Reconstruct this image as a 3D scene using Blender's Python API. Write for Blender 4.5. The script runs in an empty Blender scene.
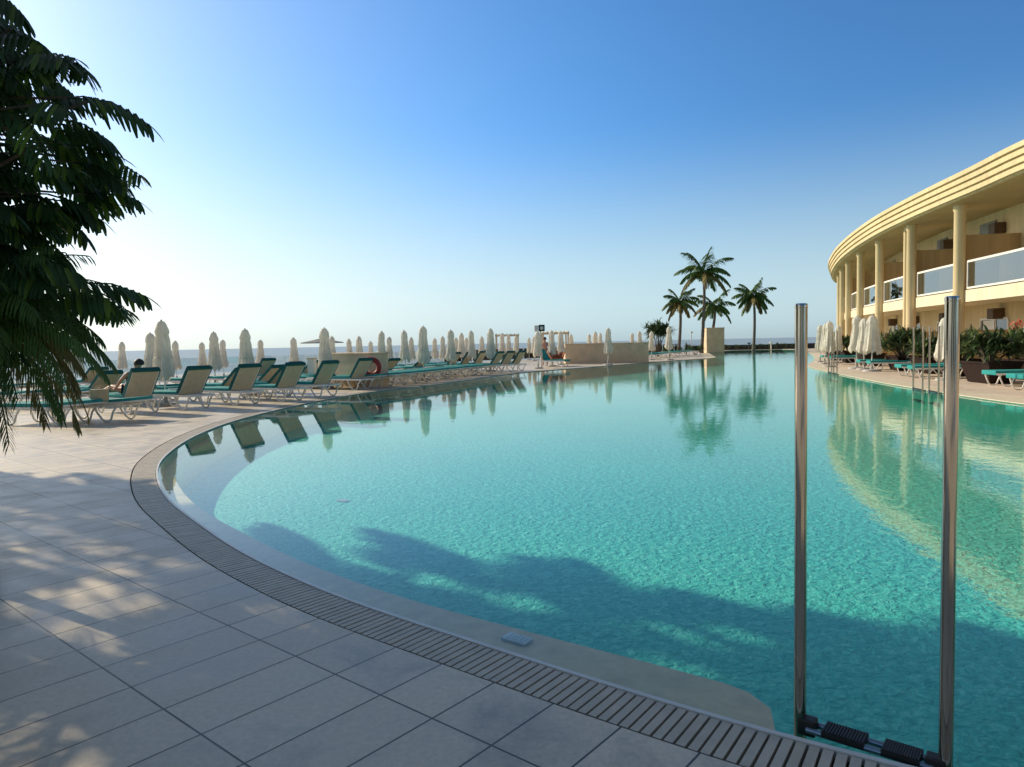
import bpy, bmesh, math, random
from mathutils import Vector, Matrix, geometry, noise
R = math.radians
rnd = random.Random(11)
sc = bpy.context.scene
col = sc.collection
sc.view_settings.view_transform = 'Standard'
sc.view_settings.look = 'None'
sc.view_settings.exposure = 0
sc.cycles.max_bounces = 8
sc.cycles.transparent_max_bounces = 12
sc.cycles.sample_clamp_indirect = 6
sc.cycles.use_denoising = True

# ------------------------------------------------------------------ camera
EYE = 1.42
F = 715.0
ROLL = math.atan(.02)
PITCH = math.atan(40.5 * math.cos(ROLL) / F)
fwd = Vector((0, math.cos(PITCH), -math.sin(PITCH)))
r0 = Vector((1, 0, 0))
u0 = r0.cross(fwd)
cr = math.cos(ROLL) * r0 - math.sin(ROLL) * u0
cu = math.cos(ROLL) * u0 + math.sin(ROLL) * r0
cam = bpy.data.cameras.new('camera')
co = bpy.data.objects.new('camera', cam)
col.objects.link(co)
m = Matrix((cr, cu, -fwd)).transposed().to_4x4()
m.translation = (0, 0, EYE)
co.matrix_world = m
cam.sensor_fit = 'HORIZONTAL'
cam.sensor_width = 36
cam.lens = F / 1024 * 36
cam.clip_start = .05
cam.clip_end = 120000
sc.camera = co


def at(px, py, z=0.0):
    """where the sight line of a survey point meets the level z"""
    d = fwd + cr * ((px - 512) / F) - cu * ((py - 383.5) / F)
    t = (z - EYE) / d.z
    return Vector((d.x * t, d.y * t, z))


def along(px, depth, z=0.0):
    """point at a bearing and a ground distance"""
    a = (px - 512) / F
    return Vector((a * depth, depth, z))


# ------------------------------------------------------------------ light
SUN_AZ = R(-58)       # from +Y towards -X
SUN_EL = R(28)
sdir = Vector((math.sin(SUN_AZ) * math.cos(SUN_EL), math.cos(SUN_AZ) * math.cos(SUN_EL), math.sin(SUN_EL)))
sl = bpy.data.lights.new('sun', 'SUN')
sl.energy = 5.0
sl.angle = R(.53)
sl.color = (1, .855, .63)
so = bpy.data.objects.new('sun', sl)
so.rotation_euler = sdir.to_track_quat('Z', 'Y').to_euler()
so.location = (-40, 25, 30)
col.objects.link(so)
w = bpy.data.worlds.new('World')
sc.world = w
w.use_nodes = True
nt = w.node_tree
sky = nt.nodes.new('ShaderNodeTexSky')
sky.sky_type = 'NISHITA'
sky.sun_disc = False
sky.sun_elevation = SUN_EL
sky.sun_rotation = SUN_AZ
sky.altitude = 0
sky.air_density = 1.0
sky.dust_density = 1.2
sky.ozone_density = 2.2
bg = nt.nodes['Background']
bg.inputs['Strength'].default_value = .147


def wn(t, **kw):
    o = nt.nodes.new('ShaderNode' + t)
    for k, v in kw.items():
        setattr(o, k, v)
    return o


def wmap(src, f0, f1, t0, t1):
    o = wn('MapRange', interpolation_type='SMOOTHSTEP')
    for k, v in zip(('From Min', 'From Max', 'To Min', 'To Max'), (f0, f1, t0, t1)):
        o.inputs[k].default_value = v
    nt.links.new(src, o.inputs['Value'])
    return o.outputs[0]


def wmix(fac, a, b, mode='MIX'):
    o = wn('MixRGB', blend_type=mode)
    for k, v in ((0, fac), (1, a), (2, b)):
        if isinstance(v, (int, float)):
            o.inputs[k].default_value = v
        elif isinstance(v, tuple):
            o.inputs[k].default_value = (*v, 1)
        else:
            nt.links.new(v, o.inputs[k])
    return o.outputs[0]


tc_ = wn('TexCoord')
sp_ = wn('SeparateXYZ')
nt.links.new(tc_.outputs['Generated'], sp_.inputs[0])
Zs, Xs = sp_.outputs['Z'], sp_.outputs['X']
bw = wn('RGBToBW')
nt.links.new(sky.outputs[0], bw.inputs[0])
# sea haze over the lowest degrees: pale, warm towards the sun, bluish away from it
pw_ = wn('Math', operation='POWER')
nt.links.new(bw.outputs[0], pw_.inputs[0])
pw_.inputs[1].default_value = .40
warm = wmap(Xs, -.75, .25, 0, 1)
htint = wmix(warm, (3.15, 3.25, 2.92), (2.28, 2.93, 3.16))
haze = wmix(1.0, pw_.outputs[0], htint, 'MULTIPLY')
side_ = wmap(Xs, -.55, .65, 1.0, .74)
blue = wmix(1.0, wmix(1.0, sky.outputs[0], wmix(wmap(Xs, -.7, .2, 0, 1), (.86, .97, 1.12), (.50, .97, 1.38)), 'MULTIPLY'), side_, 'MULTIPLY')
pale = wmix(1.0, bw.outputs[0], (.62, .74, .88), 'MULTIPLY')
high = wmap(Zs, .45, .8, 0, .9)
upper = wmix(high, blue, pale)
low = wmap(Zs, 0, .30, .94, 0)
nt.links.new(wmix(low, upper, haze), bg.inputs['Color'])


# ------------------------------------------------------------------ materials
class NT:
    def __init__(s, name):
        s.m = bpy.data.materials.new(name)
        s.m.use_nodes = True
        s.t = s.m.node_tree
        s.b = s.t.nodes['Principled BSDF']
        s.out = s.t.nodes['Material Output']

    def n(s, typ, **kw):
        o = s.t.nodes.new('ShaderNode' + typ)
        for k, v in kw.items():
            if k.startswith('i_'):
                o.inputs[k[2:].replace('_', ' ')].default_value = v
            else:
                setattr(o, k, v)
        return o

    def l(s, a, b):
        s.t.links.new(a, b)

    def ramp(s, fac, stops):
        r = s.n('ValToRGB')
        e = r.color_ramp.elements
        while len(e) < len(stops):
            e.new(.5)
        for k, (p, c) in enumerate(stops):
            e[k].position = p
            e[k].color = (*c, 1) if len(c) == 3 else c
        s.l(fac, r.inputs[0])
        return r

    def pos(s, obj=False):
        if obj:
            return s.n('TexCoord').outputs['Object']
        return s.n('NewGeometry').outputs['Position']

    def noise(s, scale, detail=4, rough=.55, vec=None, dist=0):
        o = s.n('TexNoise')
        o.inputs['Scale'].default_value = scale
        o.inputs['Detail'].default_value = detail
        o.inputs['Roughness'].default_value = rough
        o.inputs['Distortion'].default_value = dist
        if vec is not None:
            s.l(vec, o.inputs['Vector'])
        return o

    def bump(s, h, strength=.3, dist=.01):
        b = s.n('Bump')
        b.inputs['Strength'].default_value = strength
        b.inputs['Distance'].default_value = dist
        s.l(h, b.inputs['Height'])
        return b


def mix(c, k):
    return tuple(min(1, x * k) for x in c)


def mat(name, c, rough=.6, metal=0, var=.18, scale=6, bump=0, bscale=60, obj=False, spec=.5, trans=0):
    n = NT(name)
    p = n.pos(obj)
    t = n.noise(scale, 5, .6, p)
    rp = n.ramp(t.outputs['Fac'], [(.3, mix(c, 1 - var)), (.7, mix(c, 1 + var))])
    n.l(rp.outputs[0], n.b.inputs['Base Color'])
    n.b.inputs['Roughness'].default_value = rough
    n.b.inputs['Metallic'].default_value = metal
    n.b.inputs['Specular IOR Level'].default_value = spec
    if bump:
        t2 = n.noise(bscale, 4, .6, p)
        bp = n.bump(t2.outputs['Fac'], bump, .01)
        n.l(bp.outputs[0], n.b.inputs['Normal'])
    if trans:
        tr = n.n('BsdfTranslucent')
        n.l(rp.outputs[0], tr.inputs['Color'])
        mx = n.n('MixShader')
        mx.inputs[0].default_value = trans
        n.l(n.b.outputs[0], mx.inputs[1])
        n.l(tr.outputs[0], mx.inputs[2])
        n.l(mx.outputs[0], n.out.inputs['Surface'])
    return n.m


def tile_mat(name, c1, c2, grout, bw, bh, ang, ou, ov, mortar=.004, rough=.45, mottle=.45):
    n = NT(name)
    mp = n.n('Mapping')
    mp.vector_type = 'POINT'
    mp.inputs['Rotation'].default_value = (0, 0, -ang)
    mp.inputs['Location'].default_value = (-ou, -ov, 0)
    n.l(n.pos(), mp.inputs['Vector'])
    br = n.n('TexBrick', offset=0, squash=1)
    br.inputs['Scale'].default_value = 1
    br.inputs['Brick Width'].default_value = bw
    br.inputs['Row Height'].default_value = bh
    br.inputs['Mortar Size'].default_value = mortar
    br.inputs['Mortar Smooth'].default_value = .1
    br.inputs['Bias'].default_value = 0
    br.inputs['Color1'].default_value = (*c1, 1)
    br.inputs['Color2'].default_value = (*c2, 1)
    br.inputs['Mortar'].default_value = (*grout, 1)
    n.l(mp.outputs[0], br.inputs['Vector'])
    t = n.noise(2.2, 8, .68, n.pos(), .6)
    rp = n.ramp(t.outputs['Fac'], [(.28, (1 - mottle,) * 3), (.5, (.95, .95, .95)), (.66, (1.02,) * 3), (.78, (1 + mottle * .75,) * 3)])
    t3 = n.noise(38, 5, .7, n.pos())
    rp3 = n.ramp(t3.outputs['Fac'], [(.35, (.88, .88, .88)), (.65, (1.08, 1.08, 1.08))])
    mm = n.n('MixRGB', blend_type='MULTIPLY')
    mm.inputs[0].default_value = 1
    n.l(br.outputs['Color'], mm.inputs[1])
    n.l(rp.outputs[0], mm.inputs[2])
    mm2 = n.n('MixRGB', blend_type='MULTIPLY')
    mm2.inputs[0].default_value = 1
    n.l(mm.outputs[0], mm2.inputs[1])
    n.l(rp3.outputs[0], mm2.inputs[2])
    n.l(mm2.outputs[0], n.b.inputs['Base Color'])
    rr = n.ramp(t.outputs['Fac'], [(.3, (rough - .1,) * 3), (.7, (rough + .14,) * 3)])
    n.l(rr.outputs[0], n.b.inputs['Roughness'])
    inv = n.n('Math', operation='SUBTRACT')
    inv.inputs[0].default_value = 1
    n.l(br.outputs['Fac'], inv.inputs[1])
    ad = n.n('Math', operation='MULTIPLY_ADD')
    n.l(t3.outputs['Fac'], ad.inputs[0])
    ad.inputs[1].default_value = .12
    n.l(inv.outputs[0], ad.inputs[2])
    bp = n.bump(ad.outputs[0], .35, .004)
    n.l(bp.outputs[0], n.b.inputs['Normal'])
    return n.m


TILE_ANG = R(50.4)
M = {}
M['deck'] = tile_mat('porcelain_tile', (.69, .595, .455), (.59, .515, .40), (.05, .048, .045), .6, .3, TILE_ANG, .028, .14, .0045)
M['terra'] = tile_mat('pink_tile', (.71, .585, .45), (.65, .52, .40), (.22, .18, .14), .4, .4, R(8), 0, 0, .006, .6, .2)
M['grating'] = mat('grating_plastic', (.47, .41, .315), .5, var=.14, scale=9)
M['channel'] = mat('channel_dark', (.022, .021, .02), .9)
M['trim'] = mat('edge_trim', (.62, .60, .55), .35, var=.08)
M['coping'] = mat('cream_coping', (.62, .54, .40), .6, var=.12, scale=5, bump=.1)
M['ledge'] = mat('ledge_stone', (.64, .50, .32), .7, var=.14, scale=10, bump=.25, bscale=40)
M['plate'] = mat('white_plate', (.55, .55, .54), .4)
M['white'] = mat('white_resin', (.72, .70, .64), .38, var=.06)
M['sling'] = mat('cream_sling', (.68, .58, .40), .8, var=.1, scale=14, bump=.2, bscale=120, trans=.25)
M['teal'] = mat('teal_fabric', (.01, .235, .225), .85, var=.22, scale=9, bump=.25, bscale=90)
M['teal_dark'] = mat('teal_hem', (.0, .10, .085), .85, var=.2, scale=9)
M['canvas'] = mat('parasol_canvas', (.80, .765, .67), .9, var=.1, scale=5, bump=.2, bscale=70, trans=.42)
M['metal_pole'] = mat('parasol_pole', (.60, .58, .54), .4, .2)
M['concrete'] = mat('base_concrete', (.38, .36, .33), .85, bump=.3)
M['chrome'] = mat('steel_tube', (.46, .42, .36), .10, 1.0, var=.12, scale=3)
M['rubber'] = mat('black_rubber', (.014, .013, .014), .55, var=.3, scale=30)
M['blue_tube'] = mat('blue_grey_tube', (.22, .30, .38), .22, .8)
M['leaf'] = mat('tree_leaf', (.034, .074, .018), .42, var=.55, scale=2.5, trans=.38)
M['leaf_palm'] = mat('palm_leaf', (.085, .15, .032), .45, var=.45, scale=1.6, trans=.36)
M['leaf_dry'] = mat('yellow_palm_leaf', (.17, .14, .035), .55, var=.4, scale=1.5, trans=.25)
M['leaf_bush'] = mat('shrub_leaf', (.040, .075, .026), .45, var=.5, scale=4, trans=.2)
M['leaf_light'] = mat('pale_leaf', (.16, .22, .07), .5, var=.4, scale=4, trans=.2)
M['bark'] = mat('bark', (.10, .075, .05), .9, var=.35, scale=12, bump=.6, bscale=30)
M['palm_bark'] = mat('palm_bark', (.13, .105, .08), .9, var=.3, scale=9, bump=.6, bscale=25)
M['soil'] = mat('soil', (.06, .045, .03), .95, bump=.6, bscale=30)
M['stone_bed'] = mat('bed_stone', (.42, .37, .30), .8, bump=.3)
M['tan_wall'] = mat('tan_render', (.66, .49, .315), .85, var=.13, scale=2, bump=.2, bscale=50)


def plaster(name, c, streak=.16):
    """render with rain streaks and patchy repainting"""
    n = NT(name)
    p = n.pos()
    mp = n.n('Mapping')
    mp.inputs['Scale'].default_value = (3.2, 3.2, .22)
    n.l(p, mp.inputs['Vector'])
    a = n.noise(1.6, 6, .65, mp.outputs[0])
    b = n.noise(.35, 4, .6, p)
    c3 = n.noise(45, 3, .6, p)
    ra = n.ramp(a.outputs['Fac'], [(.30, (1 - streak, 1 - streak * 1.05, 1 - streak * 1.15)), (.62, (1.02, 1.02, 1.02))])
    rb = n.ramp(b.outputs['Fac'], [(.3, mix(c, .90)), (.7, mix(c, 1.06))])
    mm = n.n('MixRGB', blend_type='MULTIPLY')
    mm.inputs[0].default_value = 1
    n.l(rb.outputs[0], mm.inputs[1])
    n.l(ra.outputs[0], mm.inputs[2])
    n.l(mm.outputs[0], n.b.inputs['Base Color'])
    n.b.inputs['Roughness'].default_value = .8
    n.b.inputs['Specular IOR Level'].default_value = .3
    bp = n.bump(c3.outputs['Fac'], .15, .01)
    n.l(bp.outputs[0], n.b.inputs['Normal'])
    return n.m


M['facade'] = plaster('cream_facade', (.68, .535, .305))
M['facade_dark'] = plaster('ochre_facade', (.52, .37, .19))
M['facade_pale'] = plaster('pale_slab', (.74, .635, .44), .12)
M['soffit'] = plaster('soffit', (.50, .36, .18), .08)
M['white_paint'] = mat('white_paint', (.72, .69, .62), .5, var=.05)
M['brown_box'] = mat('brown_box', (.085, .05, .028), .6)
M['planter_brown'] = mat('brown_planter', (.020, .010, .007), .7, var=.25, spec=.15)
M['black'] = mat('black_paint', (.015, .015, .016), .5)
M['dark_stone'] = mat('dark_stone', (.05, .045, .04), .9, var=.3, bump=.4)
M['red'] = mat('lifebuoy_red', (.30, .018, .010), .5)
M['orange'] = mat('orange_cloth', (.38, .12, .05), .85)
M['skin'] = mat('skin', (.42, .22, .14), .55, var=.06)
M['hair'] = mat('hair', (.018, .013, .01), .6)
M['cloth_navy'] = mat('navy_cloth', (.03, .045, .09), .85)
M['cloth_violet'] = mat('violet_cloth', (.17, .15, .30), .85)
M['paper'] = mat('paper_bag', (.48, .38, .22), .8)
M['parasol_grey'] = mat('grey_canvas', (.30, .30, .28), .9, trans=.2)
M['flower'] = mat('red_flower', (.5, .06, .03), .6)
M['curtain'] = mat('curtain', (.66, .62, .54), .9, var=.12, scale=20)


def glass_mat(name, c, gl, rough=.02, alpha=None):
    n = NT(name)
    g = n.n('BsdfGlossy')
    g.inputs['Roughness'].default_value = rough
    g.inputs['Color'].default_value = (.9, .95, 1, 1)
    mx = n.n('MixShader')
    fr = n.n('Fresnel')
    fr.inputs['IOR'].default_value = 1.5
    t = n.noise(.8, 2, .5, n.pos())
    md = n.n('Math', operation='MULTIPLY_ADD', use_clamp=True)
    n.l(fr.outputs[0], md.inputs[0])
    md.inputs[1].default_value = 1
    md.inputs[2].default_value = gl
    n.l(md.outputs[0], mx.inputs[0])
    if alpha is None:
        n.b.inputs['Base Color'].default_value = (*c, 1)
        n.b.inputs['Roughness'].default_value = .4
        n.l(n.b.outputs[0], mx.inputs[1])
    else:
        tr = n.n('BsdfTransparent')
        tr.inputs['Color'].default_value = (*c, 1)
        n.l(tr.outputs[0], mx.inputs[1])
    bp = n.bump(t.outputs['Fac'], .02, .05)
    n.l(bp.outputs[0], g.inputs['Normal'])
    n.l(g.outputs[0], mx.inputs[2])
    n.l(mx.outputs[0], n.out.inputs['Surface'])
    return n.m


M['glass'] = glass_mat('balcony_glass', (.50, .54, .56), .24, .02, True)
M['pane'] = glass_mat('window_pane', (.02, .02, .022), .08)
M['rail_glass'] = glass_mat('terrace_glass', (.86, .9, .9), .02, .02, True)


def water_mat():
    n = NT('pool_water')
    p = n.pos()
    a = n.noise(2.1, 3, .55, p, .4)
    mp = n.n('Mapping')
    mp.inputs['Scale'].default_value = (1.0, .55, 1)
    mp.inputs['Rotation'].default_value = (0, 0, R(25))
    n.l(p, mp.inputs['Vector'])
    b = n.noise(11, 3, .6, mp.outputs[0], .3)
    # breeze patches: calm in the lee of the left terrace, ruffled in the open pool
    c = n.noise(.12, 2, .5, p)
    sx = n.n('SeparateXYZ')
    n.l(p, sx.inputs[0])
    mr = n.n('MapRange')
    mr.inputs['From Min'].default_value = -5
    mr.inputs['From Max'].default_value = 7
    mr.inputs['To Min'].default_value = .25
    mr.inputs['To Max'].default_value = 1.15
    n.l(sx.outputs['X'], mr.inputs['Value'])
    ad = n.n('Math', operation='MULTIPLY_ADD')
    n.l(a.outputs['Fac'], ad.inputs[0])
    ad.inputs[1].default_value = 2.2
    n.l(b.outputs['Fac'], ad.inputs[2])
    mu = n.n('Math', operation='MULTIPLY')
    n.l(mr.outputs[0], mu.inputs[0])
    mu2 = n.n('Math', operation='MULTIPLY_ADD')
    n.l(c.outputs['Fac'], mu2.inputs[0])
    mu2.inputs[1].default_value = .8
    mu2.inputs[2].default_value = .6
    n.l(mu2.outputs[0], mu.inputs[1])
    bp = n.bump(ad.outputs[0], .10, .018)
    n.l(mu.outputs[0], bp.inputs['Strength'])
    sc_ = n.n('Math', operation='MULTIPLY')
    n.l(mu.outputs[0], sc_.inputs[0])
    sc_.inputs[1].default_value = .062
    n.l(sc_.outputs[0], bp.inputs['Strength'])
    # Schlick reflectance from both sides, so sunlight enters the water
    dt = n.n('VectorMath', operation='DOT_PRODUCT')
    n.l(bp.outputs[0], dt.inputs[0])
    n.l(n.n('NewGeometry').outputs['Incoming'], dt.inputs[1])
    ab = n.n('Math', operation='ABSOLUTE')
    n.l(dt.outputs['Value'], ab.inputs[0])
    om = n.n('Math', operation='SUBTRACT', use_clamp=True)
    om.inputs[0].default_value = 1
    n.l(ab.outputs[0], om.inputs[1])
    pw = n.n('Math', operation='POWER')
    n.l(om.outputs[0], pw.inputs[0])
    pw.inputs[1].default_value = 5
    fr = n.n('Math', operation='MULTIPLY_ADD', use_clamp=True)
    n.l(pw.outputs[0], fr.inputs[0])
    fr.inputs[1].default_value = .86
    fr.inputs[2].default_value = .02
    g = n.n('BsdfGlossy')
    g.inputs['Roughness'].default_value = .012
    g.inputs['Color'].default_value = (.93, .98, .97, 1)
    n.l(bp.outputs[0], g.inputs['Normal'])
    tr = n.n('BsdfTransparent')
    tr.inputs['Color'].default_value = (.91, .985, .955, 1)
    mx = n.n('MixShader')
    n.l(fr.outputs[0], mx.inputs[0])
    n.l(tr.outputs[0], mx.inputs[1])
    n.l(g.outputs[0], mx.inputs[2])
    n.l(mx.outputs[0], n.out.inputs['Surface'])
    return n.m


def basin_mat():
    n = NT('pool_caustic_floor')
    p = n.pos()
    v = n.n('TexVoronoi', feature='F1')
    v.inputs['Scale'].default_value = 26
    n.l(p, v.inputs['Vector'])
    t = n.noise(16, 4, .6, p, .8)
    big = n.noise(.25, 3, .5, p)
    rp = n.ramp(t.outputs['Fac'], [(.3, (.025, .38, .32)), (.52, (.07, .52, .43)), (.72, (.18, .66, .55))])  # pale mint flecks paint caustic light into the teal floor colour
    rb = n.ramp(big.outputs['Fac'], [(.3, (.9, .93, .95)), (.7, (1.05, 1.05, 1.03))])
    mm = n.n('MixRGB', blend_type='MULTIPLY')
    mm.inputs[0].default_value = 1
    n.l(rp.outputs[0], mm.inputs[1])
    n.l(rb.outputs[0], mm.inputs[2])
    n.l(mm.outputs[0], n.b.inputs['Base Color'])
    n.b.inputs['Roughness'].default_value = .7
    b = n.noise(13, 3, .6, p, .5)
    bp = n.bump(b.outputs['Fac'], 1.0, .043)
    n.l(bp.outputs[0], n.b.inputs['Normal'])
    return n.m


def sea_mat():
    n = NT('sea_water')
    p = n.pos()
    a = n.noise(.05, 6, .7, p)
    b = n.noise(.6, 4, .6, p)
    ad = n.n('Math', operation='ADD')
    n.l(a.outputs['Fac'], ad.inputs[0])
    n.l(b.outputs['Fac'], ad.inputs[1])
    bp = n.bump(ad.outputs[0], .6, .6)
    n.l(bp.outputs[0], n.b.inputs['Normal'])
    st = n.noise(.0022, 5, .6, p)
    rp = n.ramp(st.outputs['Fac'], [(.3, (.26, .32, .33)), (.7, (.32, .375, .38))])
    n.l(rp.outputs[0], n.b.inputs['Base Color'])
    n.b.inputs['Roughness'].default_value = .38
    n.b.inputs['IOR'].default_value = 1.33
    n.b.inputs['Specular IOR Level'].default_value = .35
    return n.m


M['water'] = water_mat()
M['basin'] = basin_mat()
M['sea'] = sea_mat()
M['pool_wall'] = mat('pool_wall_mosaic', (.015, .27, .20), .6, var=.1, scale=1.2)


# ------------------------------------------------------------------ mesh helpers
class MB:
    def __init__(s):
        s.v, s.f, s.mi = [], [], []
        s.slot = 0

    def face(s, idx):
        s.f.append(tuple(idx))
        s.mi.append(s.slot)

    def add(s, vs, fs):
        o = len(s.v)
        s.v += [tuple(p) for p in vs]
        for f in fs:
            s.face([i + o for i in f])

    def box(s, c, d, rz=0, taper=1.0, mtx=None):
        """box centred at c (taper scales the top)"""
        x, y, z = d[0] / 2, d[1] / 2, d[2] / 2
        vs = []
        for sz in (-1, 1):
            k = taper if sz > 0 else 1
            for sx, sy in ((-1, -1), (1, -1), (1, 1), (-1, 1)):
                p = Vector((sx * x * k, sy * y * k, sz * z))
                if mtx is not None:
                    p = mtx @ p
                if rz:
                    p = Matrix.Rotation(rz, 3, 'Z') @ p
                vs.append(p + Vector(c))
        s.add(vs, [(3, 2, 1, 0), (4, 5, 6, 7), (0, 1, 5, 4), (1, 2, 6, 5), (2, 3, 7, 6), (3, 0, 4, 7)])

    def tube(s, pts, r, n=8, cap=True):
        pts = [Vector(p) for p in pts]
        rs = r if isinstance(r, (list, tuple)) else [r] * len(pts)
        rings = []
        up = None
        for i, p in enumerate(pts):
            t = (pts[min(i + 1, len(pts) - 1)] - pts[max(i - 1, 0)])
            t = t.normalized() if t.length > 1e-9 else Vector((0, 0, 1))
            if up is None:
                up = Vector((0, 0, 1)) if abs(t.z) < .9 else Vector((1, 0, 0))
            a = (up - t * up.dot(t))
            a = a.normalized() if a.length > 1e-6 else t.orthogonal().normalized()
            up = a
            b = t.cross(a)
            rings.append([p + (a * math.cos(2 * math.pi * k / n) + b * math.sin(2 * math.pi * k / n)) * rs[i] for k in range(n)])
        vs = [q for rg in rings for q in rg]
        fs = []
        for i in range(len(rings) - 1):
            for k in range(n):
                fs.append((i * n + k, i * n + (k + 1) % n, (i + 1) * n + (k + 1) % n, (i + 1) * n + k))
        if cap:
            fs.append(tuple(range(n - 1, -1, -1)))
            fs.append(tuple((len(rings) - 1) * n + k for k in range(n)))
        s.add(vs, fs)

    def lathe(s, prof, n=16, c=(0, 0, 0), fn=None, cap0=True, cap1=True):
        vs, fs = [], []
        for (r, z) in prof:
            for k in range(n):
                a = 2 * math.pi * k / n
                rr = r if fn is None else fn(r, z, a)
                vs.append((c[0] + rr * math.cos(a), c[1] + rr * math.sin(a), c[2] + z))
        for i in range(len(prof) - 1):
            for k in range(n):
                fs.append((i * n + k, i * n + (k + 1) % n, (i + 1) * n + (k + 1) % n, (i + 1) * n + k))
        if cap0:
            fs.append(tuple(range(n - 1, -1, -1)))
        if cap1:
            fs.append(tuple((len(prof) - 1) * n + k for k in range(n)))
        s.add(vs, fs)

    def build(s, name, mats, parent=None, smooth=False, bevel=0, loc=None):
        me = bpy.data.meshes.new(name)
        me.from_pydata(s.v, [], s.f)
        mats = mats if isinstance(mats, (list, tuple)) else [mats]
        for q in mats:
            me.materials.append(q)
        if len(mats) > 1:
            me.polygons.foreach_set('material_index', s.mi)
        if bevel:
            bm = bmesh.new()
            bm.from_mesh(me)
            es = [e for e in bm.edges if len(e.link_faces) == 2 and e.calc_face_angle(0) > .6]
            bmesh.ops.bevel(bm, geom=es, offset=bevel, segments=2, affect='EDGES', profile=.6, clamp_overlap=True)
            bm.to_mesh(me)
            bm.free()
        if smooth:
            for pl in me.polygons:
                pl.use_smooth = True
            me.set_sharp_from_angle(angle=R(48))
        me.update()
        o = bpy.data.objects.new(name, me)
        col.objects.link(o)
        if parent:
            o.parent = parent
        if loc is not None:
            o.location = loc
        return o


def tag(o, label=None, cat=None, group=None, kind=None):
    if label:
        o['label'] = label
    if cat:
        o['category'] = cat
    if group:
        o['group'] = group
    if kind:
        o['kind'] = kind
    return o


def empty(name, loc=(0, 0, 0), rz=0):
    o = bpy.data.objects.new(name, None)
    o.location = loc
    o.rotation_euler = (0, 0, rz)
    o.empty_display_size = .2
    col.objects.link(o)
    return o


def copy_tree(o, parent=None):
    c = o.copy()
    col.objects.link(c)
    c.parent = parent
    for ch in list(o.children):
        copy_tree(ch, c)
    return c


ORD = ['', 'first', 'second', 'third', 'fourth', 'fifth', 'sixth', 'seventh', 'eighth', 'ninth', 'tenth', 'eleventh', 'twelfth',
       'thirteenth', 'fourteenth', 'fifteenth', 'sixteenth', 'seventeenth', 'eighteenth', 'nineteenth', 'twentieth']


def catmull(pts, step=.25, closed=False):
    P = [Vector((p[0], p[1])) for p in pts]
    n = len(P)
    out = []
    rng = n if closed else n - 1
    for i in range(rng):
        if closed:
            p0, p1, p2, p3 = P[(i - 1) % n], P[i], P[(i + 1) % n], P[(i + 2) % n]
        else:
            p0, p1, p2, p3 = P[max(i - 1, 0)], P[i], P[i + 1], P[min(i + 2, n - 1)]
        k = max(1, int((p2 - p1).length / step))
        for j in range(k):
            t = j / k
            out.append(.5 * ((2 * p1) + (p2 - p0) * t + (2 * p0 - 5 * p1 + 4 * p2 - p3) * t * t + (3 * p1 - p0 - 3 * p2 + p3) * t ** 3))
    if not closed:
        out.append(P[-1])
    return out


def resample(pts, step):
    out = [pts[0].copy()]
    acc = 0
    for a, b in zip(pts[:-1], pts[1:]):
        L = (b - a).length
        if L < 1e-9:
            continue
        d = step - acc
        while d <= L:
            out.append(a.lerp(b, d / L))
            d += step
        acc = L - (d - step)
    return out


def smooth_poly(pts, it):
    for _ in range(it):
        pts = [pts[0]] + [(pts[i - 1] + 2 * pts[i] + pts[i + 1]) / 4 for i in range(1, len(pts) - 1)] + [pts[-1]]
    return pts


# ------------------------------------------------------------------ pool outline (water edge), walked from the ladder to the far end
near_left = [(9.2, 3.2), (6.5, 1.6), (3.6, 1.55), (2.2, 1.87), (1.25, 2.29), (.93, 2.50), (.47, 2.83), (-.08, 3.26), (-.86, 3.88), (-1.27, 4.26), (-1.94, 4.97),
             (-2.55, 5.75), (-3.17, 6.57), (-3.6, 7.25), (-4.05, 8.07), (-4.55, 9.18), (-5.05, 10.85), (-5.34, 12.4), (-5.48, 13.8),
             (-5.46, 15.4), (-5.25, 17.9), (-4.85, 20.3), (-4.3, 22.2), (-3.55, 23.7), (-2.6, 25.8), (-1.1, 30.2), (.5, 34.2), (2.8, 37.6), (4.9, 40.4),
             (8.3, 45.4), (11.3, 49.2), (14.2, 52.2)]
far_part = [(15.6, 54.5), (17.2, 61), (19.4, 70), (21.6, 79), (24.7, 84.5), (28, 86.5), (33, 86.5)]
right_part = [(33.5, 84), (29.6, 72), (23.2, 55), (18.6, 44), (15.8, 38), (14.05, 33.6), (12.4, 27.1), (11.25, 22), (10.75, 19.1), (10.35, 16.3),
              (10.2, 14.2), (10.2, 11.5), (10.25, 8.5), (10.1, 5.2)]
c_near = smooth_poly(resample(catmull(near_left, .2), .126), 12)
c_far = resample(catmull(far_part, .5), .6)
c_right = resample(catmull(right_part, .3), .4)
LOOP = c_near + c_far + c_right
loop = [p.copy() for p in LOOP]


def offset_path(pts, d, fn=None):
    """move to the left of the walking direction by d"""
    out = []
    for i, p in enumerate(pts):
        a = pts[max(i - 1, 0)]
        b = pts[min(i + 1, len(pts) - 1)]
        t = (b - a).normalized()
        out.append(p + Vector((-t.y, t.x)) * (d if fn is None else fn(i)))
    return out


def offset_loop(pts, d):
    n = len(pts)
    out = []
    for i in range(n):
        t = (pts[(i + 1) % n] - pts[i - 1]).normalized()
        out.append(pts[i] + Vector((-t.y, t.x)) * d)
    return out


# walking clockwise round the pool (ladder -> left -> far -> right), so the water lies to the right, the deck to the left
GW = .28
deck_hole = offset_loop(loop, GW)

# terrace
T_OUT = [(-62, -22), (-62, -6), (-47, 10), (-30, 28), (-7, 52), (15, 76), (21, 90), (26, 101), (46, 110), (95, 110), (95, -22)]


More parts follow.
